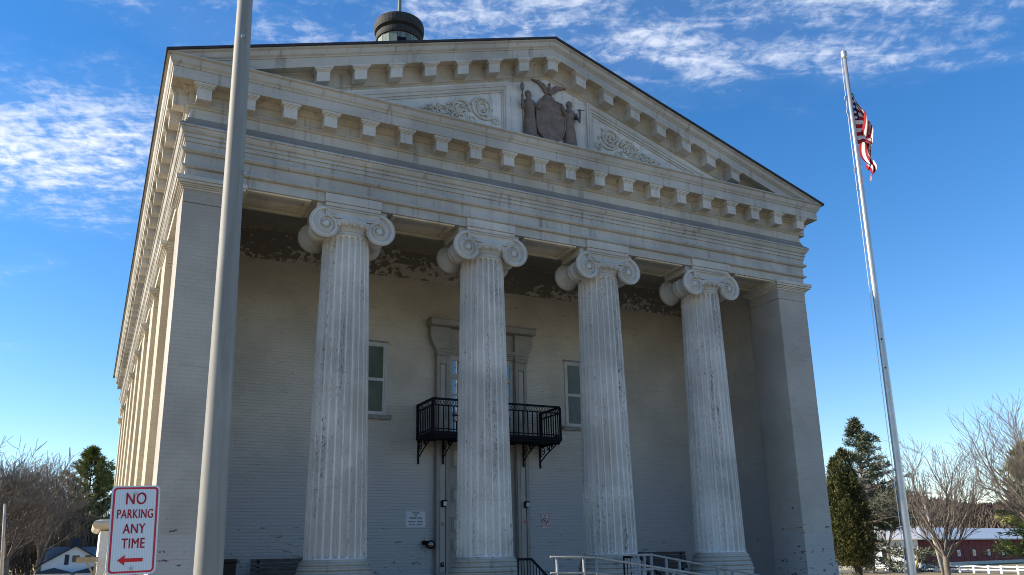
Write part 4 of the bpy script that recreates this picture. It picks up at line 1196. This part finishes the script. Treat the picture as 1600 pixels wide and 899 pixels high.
# ------------------------------------------------------------------ trees
def tubes_np(segs, sides):
    """segs (N,8): p0 p1 r0 r1"""
    s = np.asarray(segs, np.float64); a, b, r0, r1 = s[:, :3], s[:, 3:6], s[:, 6:7], s[:, 7:8]
    d = b - a; d /= np.linalg.norm(d, axis=1, keepdims=True) + 1e-9
    ref = np.where(np.abs(d[:, 2:3]) > .9, np.array([[1., 0, 0]]), np.array([[0, 0, 1.]]))
    u = np.cross(d, ref); u /= np.linalg.norm(u, axis=1, keepdims=True) + 1e-9
    w = np.cross(d, u)
    V = []
    for base, r in ((a, r0), (b, r1)):
        for k in range(sides):
            t = 2 * math.pi * k / sides
            V.append(base + (u * math.cos(t) + w * math.sin(t)) * r)
    V = np.stack(V, 1).reshape(-1, 3)
    n = len(s); base = (np.arange(n) * 2 * sides)[:, None]
    F = []
    for k in range(sides):
        k2 = (k + 1) % sides
        F.append(np.concatenate([base + k, base + k2, base + sides + k2, base + sides + k], 1))
    return V, np.stack(F, 1).reshape(-1, 4)
def bare_tree(seed, height, trunk_r, fork_h, stems, spread, levels=5, twig=.011, upright=.55, kids=(3, 5)):
    rr = random.Random(seed); thick = []; thin = []
    def grow(p, d, L, r, lev):
        n = 4 if lev < 2 else 3
        pts = p; rad = r
        for i in range(n):
            nd = (d + Vector((rr.gauss(0, .115), rr.gauss(0, .115), rr.gauss(0, .08) + .045 * upright))).normalized()
            q = pts + nd * (L / n); r2 = max(twig, rad * (.90 if lev < levels else .75))
            (thick if rad > twig * 2.4 else thin).append((*pts, *q, rad, r2))
            pts, d, rad = q, nd, r2
            if lev < levels and (i >= 1 or lev > 0):
                k = rr.randint(*kids) if i == n - 1 else rr.randint(1, 2)
                for _ in range(k):
                    ax = Vector((rr.gauss(0, 1), rr.gauss(0, 1), rr.gauss(0, .5))).normalized()
                    ang = rr.uniform(.28, .92)
                    side_ = (ax - d * ax.dot(d)).normalized()
                    nd2 = (d * math.cos(ang) + side_ * math.sin(ang) + Vector((0, 0, .22 * upright))).normalized()
                    grow(pts, nd2, L * rr.uniform(.42, .70), max(twig, rad * rr.uniform(.48, .66)), lev + 1)
    thick.append((0, 0, 0, 0, 0, fork_h * .5, trunk_r * 1.15, trunk_r)); thick.append((0, 0, fork_h * .5, 0, 0, fork_h, trunk_r, trunk_r * .95))
    for i in range(stems):
        a = 2 * math.pi * (i + rr.uniform(-.3, .3)) / stems; t = spread * rr.uniform(.45, 1.0)
        d = Vector((math.cos(a) * math.sin(t), math.sin(a) * math.sin(t), math.cos(t)))
        grow(Vector((0, 0, fork_h * rr.uniform(.82, 1.0))), d, (height - fork_h) * rr.uniform(.42, .56), trunk_r * rr.uniform(.30, .46), 1)
    return thick, thin
def place_tree(name, meshes, loc, label, cat='tree', group=None, rotz=0.0, scale=1.0):
    e = empty(name, loc); tag(e, label, cat, group); e.rotation_euler = (0, 0, rotz); e.scale = (scale,) * 3
    for pn, me in meshes:
        o = bpy.data.objects.new(pn, me); COL.objects.link(o); o.parent = e
    return e
def bare_meshes(seed, height, trunk_r, fork_h, stems, spread, mat, mat2=None, **k):
    thick, thin = bare_tree(seed, height, trunk_r, fork_h, stems, spread, **k)
    V, Fc = tubes_np(thick, 6); V2, F2 = tubes_np(thin, 3)
    return [('trunk', np_mesh('trunk', V, 4, Fc, mat, (0, 0, 0), link=False)), ('crown', np_mesh('crown', V2, 4, F2, mat2 or mat, (0, 0, 0), link=False))]

def leaf_quads(c, d, L, Wd):
    """needle or leaf blades: centre c, direction d"""
    n = len(c); d = d / (np.linalg.norm(d, axis=1, keepdims=True) + 1e-9)
    r = rng.normal(size=(n, 3)); s = np.cross(d, r); s /= np.linalg.norm(s, axis=1, keepdims=True) + 1e-9
    L = np.asarray(L).reshape(-1, 1) * np.ones((n, 1)); Wd = np.asarray(Wd).reshape(-1, 1) * np.ones((n, 1))
    V = np.stack([c - s * Wd * .5, c + d * L * .55 - s * Wd * .5, c + d * L, c + d * L * .55 + s * Wd * .5], 1).reshape(-1, 3)
    return V, np.arange(n * 4).reshape(-1, 4)
def conifer(seed, height, base_h, maxr, whorls, droop, mat, barkm, tuft=9, needle=.5, gap=.0, top_pow=.8, width=.09, trunk_r=.25, nb=(5, 7), flat=1.0, tip=.25):
    g_ = np.random.default_rng(seed); segs = [(0, 0, 0, 0, 0, height * .5, trunk_r, trunk_r * .6), (0, 0, height * .5, 0, 0, height * .98, trunk_r * .6, .03)]
    C = []; Dv = []
    for w in range(whorls):
        t = w / (whorls - 1); z = base_h + (height - base_h) * t ** .92
        Rm = maxr * (1 - t) ** top_pow + tip
        for k in range(g_.integers(*nb)):
            if g_.random() < gap: continue
            a = g_.uniform(0, 2 * math.pi); Lb = Rm * g_.uniform(.55, 1.12)
            rise = g_.uniform(-.1, .25) + .55 * t - droop * (1 - t)
            n = max(3, int(Lb / .45)); p = np.array([0, 0, z])
            for i in range(n):
                f = (i + 1) / n
                q = np.array([math.cos(a) * Lb * f, math.sin(a) * Lb * f, z + rise * Lb * f + .18 * Lb * f * f * (1 if droop < .2 else .6)]) + g_.normal(0, .05, 3)
                segs.append((*p, *q, .05 * (1 - f * .8) * (maxr / 4) + .01, .05 * (1 - f) * (maxr / 4) + .008))
                if f > .28:
                    m_ = int(tuft * (1.2 - .3 * f))
                    off = g_.normal(0, 1, (m_, 3)) * np.array([.28, .28, .13 * flat]) * (.35 + .65 * Lb / maxr)
                    C.append(q + off); dd = np.array([math.cos(a), math.sin(a), .35]) + g_.normal(0, .55, (m_, 3)); Dv.append(dd)
                p = q
    C = np.concatenate(C); Dv = np.concatenate(Dv)
    # each centre becomes a small fan of blades
    C3 = np.repeat(C, 4, 0) + g_.normal(0, .06, (len(C) * 4, 3)); D3 = np.repeat(Dv, 4, 0) + g_.normal(0, .6, (len(C) * 4, 3))
    V, Fc = leaf_quads(C3, D3, needle * g_.uniform(.6, 1.2, len(C3)), width)
    Vt, Ft = tubes_np(segs, 5)
    return [('trunk', np_mesh('trunk', Vt, 4, Ft, barkm, (0, 0, 0), link=False)), ('crown', np_mesh('crown', V, 4, Fc, mat, (0, 0, 0), link=False))]

# right: arborvitae, spruce, bare ornamental trees
def arborvitae(seed, height, rmax):
    g_ = np.random.default_rng(seed); n = 15000
    C = []; Dv = []
    leaders = [(.0, .0, 1.0, 1.0), (-.42, .12, .93, .62), (.40, -.10, .74, .75), (.15, .35, .85, .6), (-.1, -.4, .80, .6), (-.62, -.1, .72, .42)]
    for (ox, oy, hf, wf) in leaders:
        m_ = int(n * wf / 4.0)
        t = g_.random(m_) ** .85; a = g_.uniform(0, 2 * math.pi, m_)
        prof = np.sin(np.clip(t * .92 + .10, 0, 1) * math.pi) ** .55 * (1 - .35 * t)
        lump = 1 + .16 * np.sin(a * 5 + t * 17) + .12 * np.sin(a * 3 - t * 29) + .08 * np.sin(a * 11 + t * 47)
        r = rmax * wf * prof * lump * np.sqrt(g_.uniform(.45, 1.0, m_))
        z = .75 + (height * hf - .75) * t
        sc = (1 - t) * .0 + 1
        C.append(np.stack([ox * rmax + r * np.cos(a), oy * rmax + r * np.sin(a), z], 1))
        Dv.append(np.stack([np.cos(a) * .55, np.sin(a) * .55, np.full(m_, .9)], 1) + g_.normal(0, .35, (m_, 3)))
    C = np.concatenate(C); Dv = np.concatenate(Dv)
    C2 = np.repeat(C, 3, 0) + g_.normal(0, .05, (len(C) * 3, 3)); D2 = np.repeat(Dv, 3, 0) + g_.normal(0, .45, (len(C) * 3, 3))
    V, Fc = leaf_quads(C2, D2, g_.uniform(.10, .24, len(C2)), .05)
    Vt, Ft = tubes_np([(.30, 0, 0, .05, 0, 1.0, .17, .14), (.05, 0, 1.0, 0, 0, height * .9, .14, .02), (.35, .1, 0, .25, .05, 1.2, .10, .08)], 7)
    return [('trunk', np_mesh('trunk', Vt, 4, Ft, M['barkdark'], (0, 0, 0), link=False)), ('crown', np_mesh('crown', V, 4, Fc, M['arbor'], (0, 0, 0), link=False))]
place_tree('arborvitae', arborvitae(3, 7.9, 1.34), (33.5, 22.3, 0), 'dense dark green arborvitae beside the right corner of the courthouse', rotz=-.9)
place_tree('spruce_tree', conifer(11, 11.9, 1.4, 5.6, 25, .42, M['spruce'], M['bark'], tuft=9, needle=.42, top_pow=1.05, width=.075, trunk_r=.18, gap=.12, flat=.6, tip=.10), (47.0, 32.4, 0), 'tall blue-green spruce rising behind the arborvitae')
bt1 = bare_meshes(5, 7.4, .16, 1.3, 9, .62, M['barkwarm'], M['barkwarm'], levels=4, twig=.008, upright=1.0, kids=(2, 3))
place_tree('bare_tree', bt1, (31.8, 14.8, 0), 'bare many-stemmed tree just right of the flagpole', group='bare ornamental trees')
bt2 = bare_meshes(9, 8.9, .22, 1.6, 10, .80, M['barkwarm'], M['barkwarm'], levels=4, twig=.008, upright=1.0, kids=(2, 3))
place_tree('bare_tree', bt2, (34.5, 11.0, 0), 'large bare tree cut off by the right edge of the picture', group='bare ornamental trees')
place_tree('bare_tree', bare_meshes(23, 9.0, .16, 2.0, 5, .6, M['bark'], M['barkwarm'], levels=4, twig=.014, kids=(2, 3)), (54.0, 36.5, 0), 'thin bare tree between the spruce and the flagpole', rotz=1.0)
place_tree('pine_tree', conifer(31, 9.5, 1.2, 3.0, 20, .1, M['pine'], M['barkdark'], tuft=9, needle=.5, width=.09), (58.6, 26.0, 0), 'dark pine behind the large bare tree at the right edge')

# left: bare trees and a big white pine
far = [bare_meshes(40 + k, 15.5, .36, 2.6, 6, .70, M['bark'], M['bark'], levels=4, twig=.024, upright=.8, kids=(2, 4)) for k in range(3)]
LT = [(-20.0, 96, 0, 1.06, .3, 'bare tree nearest the left edge of the picture'), (-16.6, 101, 1, 1.08, 1.4, 'wide bare tree with a long limb left of the white cottage'),
      (-13.6, 112, 2, 1.08, 2.6, 'bare tree between the left edge trees and the pine'), (-21.5, 118, 1, 1.05, 3.3, 'bare tree at the very left edge behind the nearest one'),
      (-18.0, 124, 2, 1.02, 4.5, 'slender bare tree deep among the trees at the left'), (-13.4, 132, 0, 1.0, 5.2, 'bare tree just left of the tall pine')]
for x, y, k, sc, rz, lab in LT: place_tree('bare_tree', far[k], (x, y, 0), lab, group='bare trees left of the courthouse', rotz=rz, scale=sc)
place_tree('white_pine', conifer(51, 20.3, 2.0, 7.6, 22, .10, M['pine'], M['barkdark'], tuft=16, needle=.85, gap=.12, top_pow=.78, width=.11, trunk_r=.40, flat=.5), (-8.75, 138, 0), 'tall yellow-green pine behind the white cottage')
place_tree('dark_pine', conifer(57, 17.5, 2.0, 4.6, 22, .1, M['pine'], M['barkdark'], tuft=13, needle=.9, gap=.2, width=.15, trunk_r=.35), (-23.0, 127, 0), 'pine half hidden at the left edge of the picture')
# undergrowth behind the cottage: a brushy mass of thin stems
g_ = np.random.default_rng(77); n = 5200
bx_ = g_.uniform(-34, 2, n); by_ = g_.uniform(128, 165, n)
hh = g_.uniform(2.5, 9.5, n); p0 = np.stack([bx_, by_, g_.uniform(0, 5.0, n)], 1)
p1 = p0 + np.stack([g_.normal(0, 1.0, n), g_.normal(0, 1.0, n), hh], 1)
V, Fc = tubes_np(np.concatenate([p0, p1, np.full((n, 1), .05), np.full((n, 1), .02)], 1), 3)
tag(np_mesh('undergrowth', V, 4, Fc, M['bark'], (-16, 145, 0)), 'brown leafless undergrowth behind the white cottage', 'undergrowth', kind='stuff')

# far hill at the right with leafless woods
hb = MB(); nx, ny = 40, 8; vs = []
for j in range(ny + 1):
    for i in range(nx + 1):
        t = i / nx; ang = R_(38 + 40 * t); dist = 250 + 160 * j / ny
        hgt = 29.0 * math.sin(math.pi * min(1, j / ny * 1.0) * .5) * (.82 + .16 * math.sin(t * 9) + .08 * math.sin(t * 23 + 1))
        vs.append((cam_pos.x + dist * math.sin(ang), cam_pos.y + dist * math.cos(ang), hgt - .5))
hb.add(vs, [(j * (nx + 1) + i, (j + 1) * (nx + 1) + i, (j + 1) * (nx + 1) + i + 1, j * (nx + 1) + i + 1) for j in range(ny) for i in range(nx)])
tag(hb.build('hill', M['hill']), kind='structure')
n = 16000
tt = g_.random(n); jj = g_.random(n); ang = np.radians(38 + 40 * tt); dist = 255 + 150 * jj
hz = 29.0 * np.sin(math.pi * jj * .5) * (.82 + .16 * np.sin(tt * 9) + .08 * np.sin(tt * 23 + 1)) - .5
p0 = np.stack([cam_pos.x + dist * np.sin(ang), cam_pos.y + dist * np.cos(ang), hz - .5], 1)
p1 = p0 + np.stack([g_.normal(0, 1.4, n), g_.normal(0, 1.4, n), g_.uniform(1.0, 3.8, n)], 1)
V, Fc = tubes_np(np.concatenate([p0, p1, g_.uniform(.3, 1.1, (n, 1)), np.full((n, 1), .12)], 1), 3)
tag(np_mesh('hill_woods', V, 4, Fc, M['hill'], (250, 180, 0)), 'brown leafless woods covering the far hill', 'woods', kind='stuff')

# ------------------------------------------------------------------ buildings and poles in the distance
def local_house(name, loc, rotz, label, cat='house'):
    e = empty(name, loc); tag(e, label, cat); e.rotation_euler = (0, 0, rotz); return e
def lp(mb, name, mat, parent, bevel=0):
    me = mb.mesh(name, mat); o = bpy.data.objects.new(name, me); COL.objects.link(o); o.parent = parent; return o
# white cottage, gable towards the camera (local -y is the front)
e = local_house('white_cottage', (-9.5, 112, 0), R_(2), 'white cottage with blue porch roofs at the far left')
lp(MB().prism([(-4.2, -.5), (-4.2, 1.9), (0, 4.45), (4.2, 1.9), (4.2, -.5)][::-1], 0, 7), 'wall', M['white'], e)
rf = MB()
for s in (-1, 1):
    P = [(0, 4.62), (s * 4.6, 1.83), (s * 4.6, 1.66), (0, 4.45)]
    rf.prism(P if s > 0 else P[::-1], -.35, 7.2)
ro = lp(rf, 'roof', M['roof'], e)
mr = MB().prism([(-3.6, 2.9), (-3.6, 3.0), (7.5, 3.0), (7.5, 2.9)][::-1], 2.6, 3.0)
vs = [(-3.7, 1.2, 2.2), (9, 1.2, 2.2), (9, 4.0, 4.45), (-3.2, 4.0, 4.45), (-3.7, 6.8, 2.2), (9, 6.8, 2.2)]
mr = MB(); mr.add(vs, [(0, 1, 2, 3), (3, 2, 5, 4), (0, 3, 4), (1, 5, 2), (0, 4, 5, 1)])
wing = lp(mr, 'wing_roof', M['metalroof'], e)
for k in range(26):
    x = -3.5 + k * .48
    lp(MB().beam((x, 1.18, 2.24), (x, 3.98, 4.49), .05, .05), 'roof_seam', M['metalroof'], wing)
lp(MB().box(-3.4, 9, 1.4, 6.6, -.5, 2.25), 'wing_wall', M['white'], e)
for x, w_, m_ in ((-.95, .42, 'bluedark'), (.1, .85, 'sill'), (1.55, .75, 'darkglass'), (2.55, .5, 'darkglass')):
    fr_ = lp(MB().box(x - w_ / 2 - .07, x + w_ / 2 + .07, -.05, .0, 2.35, 3.35) if m_ != 'bluedark' else MB().box(x - w_ / 2 - .04, x + w_ / 2 + .04, -.06, 0, 2.1, 3.4), 'window' if m_ != 'bluedark' else 'shutter', M['white'] if m_ != 'bluedark' else M['bluedark'], e)
    if m_ != 'bluedark': lp(MB().box(x - w_ / 2, x + w_ / 2, -.08, -.051, 2.42, 3.28), 'pane', M['darkglass'], fr_)
for x0, x1, zt in ((-4.4, -.3, 1.75), (0.0, 5.5, 1.95)):
    xm = (x0 + x1) / 2
    lp(MB().prism([(x0, 1.02), (x0, 1.15), (xm, zt), (x1, 1.15), (x1, 1.02)][::-1], -2.6, -.001), 'porch_roof', M['bluedark'], e)
    lp(MB().box(x0 + .1, x1 - .1, -2.4, -.01, .8, 1.019), 'porch_beam', M['white'], e)
    for k in range(4):
        x = x0 + .2 + (x1 - x0 - .4) * k / 3
        lp(MB().box(x - .1, x + .1, -2.4, -2.2, -.5, .799), 'porch_post', M['white'], e)
    lp(MB().box(x0 + .6, x1 - .6, -.08, -.01, -.3, .7), 'porch_window', M['darkglass'], e)
ch_ = lp(MB().box(-.5, .5, 3.6, 4.4, 4.0, 5.6), 'chimney', M['bluedark'], ro)

# white annex with rounded eave behind the courthouse flank, and its timber landing
e = empty('rear_annex', (-5.0, 39, 0)); tag(e, 'white rear annex with rounded tan eave at the far end of the courthouse', 'building')
MB().box(-7.85, 2, 36, 43, -.2, 3.55).build('wall', M['white'], e)
ev = MB(); pr_ = [(0, 3.5), (.0, 3.56)]
prof = []
for i in range(9):
    a = math.pi * i / 8
    prof.append((.42 * math.sin(a) ** .8, 3.62 + .42 * (1 - math.cos(a)) * .62))
vs = []
for px_, z in [(-.3, 3.56)] + prof + [(-.3, 4.16)]:
    vs += [(-7.85 - px_, 43, z), (-7.85 - px_, 36 - px_, z), (2, 36 - px_, z)]
nn = len(prof) + 2; fs = []
for i in range(nn - 1):
    for k in range(2): fs.append((i * 3 + k, i * 3 + k + 1, i * 3 + 4 + k, i * 3 + 3 + k))
ev.add(vs, fs); ev.box(-7.9, 2, 35.8, 43, 4.10, 4.17)
ev.build('eave', M['soffit'], e)
e = empty('timber_landing', (-8.4, 35, 0)); tag(e, 'tan timber landing with diagonal brace left of the courthouse rear', 'landing')
for k, (z0, z1) in enumerate(((1.90, 2.04), (2.05, 2.17))): MB().box(-8.85, -7.85, 34.6, 34.68, z0, z1).build('fascia_board', M['tanwood'], e)
MB().box(-8.85, -7.85, 34.69, 35.6, 2.05, 2.09).build('deck_board', M['tanwood'], e)
MB().beam((-8.35, 34.72, 1.89), (-7.95, 34.72, 1.2), .09, .09).build('brace', M['tanwood'], e)
MB().box(-8.0, -7.88, 34.7, 34.8, 0, 1.89).build('post', M['tanwood'], e)

def upole(name, base, top, r, label):
    e = empty(name, base); tag(e, label, 'utility pole')
    MB().tube([base, top], [r, r * .7], 10).build('shaft', M['utility'], e, smooth=True); return e
e = upole('utility_pole', (-12.35, 40, 0), (-12.75, 40, 5.2), .10, 'pale utility pole at the left edge of the picture')
MB().bar((-12.70, 40, 4.6), (-12.45, 39.9, 4.62), .02, 6).build('bracket_arm', M['galv'], e)
e = upole('utility_pole', (39.75, 20.9, 0), (39.35, 21.4, 5.7), .13, 'pale leaning utility pole behind the bare tree at the right')
MB().beam((39.0, 21.9, 5.2), (39.8, 20.9, 5.2), .08, .1).build('crossarm', M['utility'], e)
e = empty('guy_guard', (46.6, 28.3, 0)); tag(e, 'short yellow guard post by the road right of the flagpole', 'post')
MB().tube([(46.55, 28.4, 0), (46.9, 27.9, 1.65)], [.11, .09], 10).build('sleeve', M['yellow'], e, smooth=True)
MB().tube([(46.9, 27.9, 1.66), (46.95, 27.83, 1.9)], [.03, .02], 8).build('guy_rod', M['galv'], e)

# red barn (front follows the line measured from left end to right end)
a, b = Vector((65.5, 44.6, 0)), Vector((108, 52.6, 0))
dv = (b - a).normalized(); L = (b - a).length; rz = math.atan2(dv.y, dv.x)
e = local_house('red_barn', tuple(a), rz, 'long low red barn with white metal roof at the right', 'barn')
lp(MB().box(0, L, 0, 9, -.3, 2.9), 'wall', M['redbarn'], e)
for k in range(int(L / 1.5)):
    lp(MB().box(.4 + k * 1.5, .45 + k * 1.5, -.02, -.0005, 0, 2.85), 'batten', M['redbarn'], e)
rf = MB(); rf.prism([(0, 0), (0, .1), (1, .1), (1, 0)][::-1], 0, 1)
rf = MB(); vs = [(-.5, -.6, 2.72), (L + .5, -.6, 2.72), (L + .5, 4.5, 4.15), (-.5, 4.5, 4.15), (L + .5, 9.6, 2.72), (-.5, 9.6, 2.72)]
vs += [(x, y, z + .12) for x, y, z in vs]
rf.add(vs, [(0, 3, 2, 1), (3, 5, 4, 2), (6, 7, 8, 9), (9, 8, 10, 11), (0, 1, 7, 6), (4, 5, 11, 10), (1, 2, 8, 7), (2, 4, 10, 8), (0, 6, 9, 3), (3, 9, 11, 5)])
ro = lp(rf, 'roof', M['barnroof'], e)
for k in range(9):
    x = 9.0 + k * 3.7
    w_ = lp(MB().box(x - .34, x + .34, -.06, -.001, .95, 1.62), 'window', M['white'], e)
    lp(MB().box(x - .2, x + .2, -.075, -.061, 1.08, 1.49), 'pane', M['darkglass'], w_)
lp(MB().box(0, L, -.05, 0, -.1, .35), 'foundation', M['concrete'], e)

# white house behind the arborvitae
a, b = Vector((55.2, 46.2, 0)), Vector((61.2, 39.0, 0)); dv = (b - a).normalized(); L = (b - a).length; rz = math.atan2(dv.y, dv.x)
e = local_house('white_house', tuple(a), rz, 'white house with dark windows behind the arborvitae')
lp(MB().box(0, L, 0, 7, -.2, 2.75), 'wall', M['white'], e)
rf = MB(); vs = [(-.4, -.5, 2.65), (L + .4, -.5, 2.65), (L + .4, 3.5, 3.9), (-.4, 3.5, 3.9), (L + .4, 7.5, 2.65), (-.4, 7.5, 2.65)]; vs += [(x, y, z + .12) for x, y, z in vs]
rf.add(vs, [(0, 3, 2, 1), (3, 5, 4, 2), (6, 7, 8, 9), (9, 8, 10, 11), (0, 1, 7, 6), (4, 5, 11, 10), (1, 2, 8, 7), (2, 4, 10, 8), (0, 6, 9, 3), (3, 9, 11, 5)])
lp(rf, 'roof', M['barnroof'], e)
for k in range(5):
    x = .55 + k * 1.95
    w_ = lp(MB().box(x - .3, x + .3, -.06, -.001, .85, 1.95), 'window', M['white'], e)
    lp(MB().box(x - .23, x + .23, -.075, -.061, .92, 1.88), 'pane', M['darkglass'], w_)
lp(MB().box(0, L, -.06, -.001, -.2, .3), 'foundation', M['concrete'], e)

# white rail fence along the far road
fa, fb2 = Vector((54, 38, 0)), Vector((42.5, 12.5, 0)); n = 17
e = empty('rail_fence', tuple(fa)); tag(e, 'white two-rail fence in front of the red barn', 'fence')
pts = []
for k in range(n + 1):
    p = fa.lerp(fb2, k / n); p = p + Vector((math.sin(k * 2.1) * .12, 0, 0)); pts.append(p)
    MB().box(p.x - .07, p.x + .07, p.y - .07, p.y + .07, 0, .55).build('post', M['white'], e)
for k in range(n):
    for z in (.26, .46): MB().beam((pts[k].x, pts[k].y, z + random.uniform(-.03, .03)), (pts[k + 1].x, pts[k + 1].y, z + random.uniform(-.03, .03)), .04, .09).build('rail', M['white'], e)
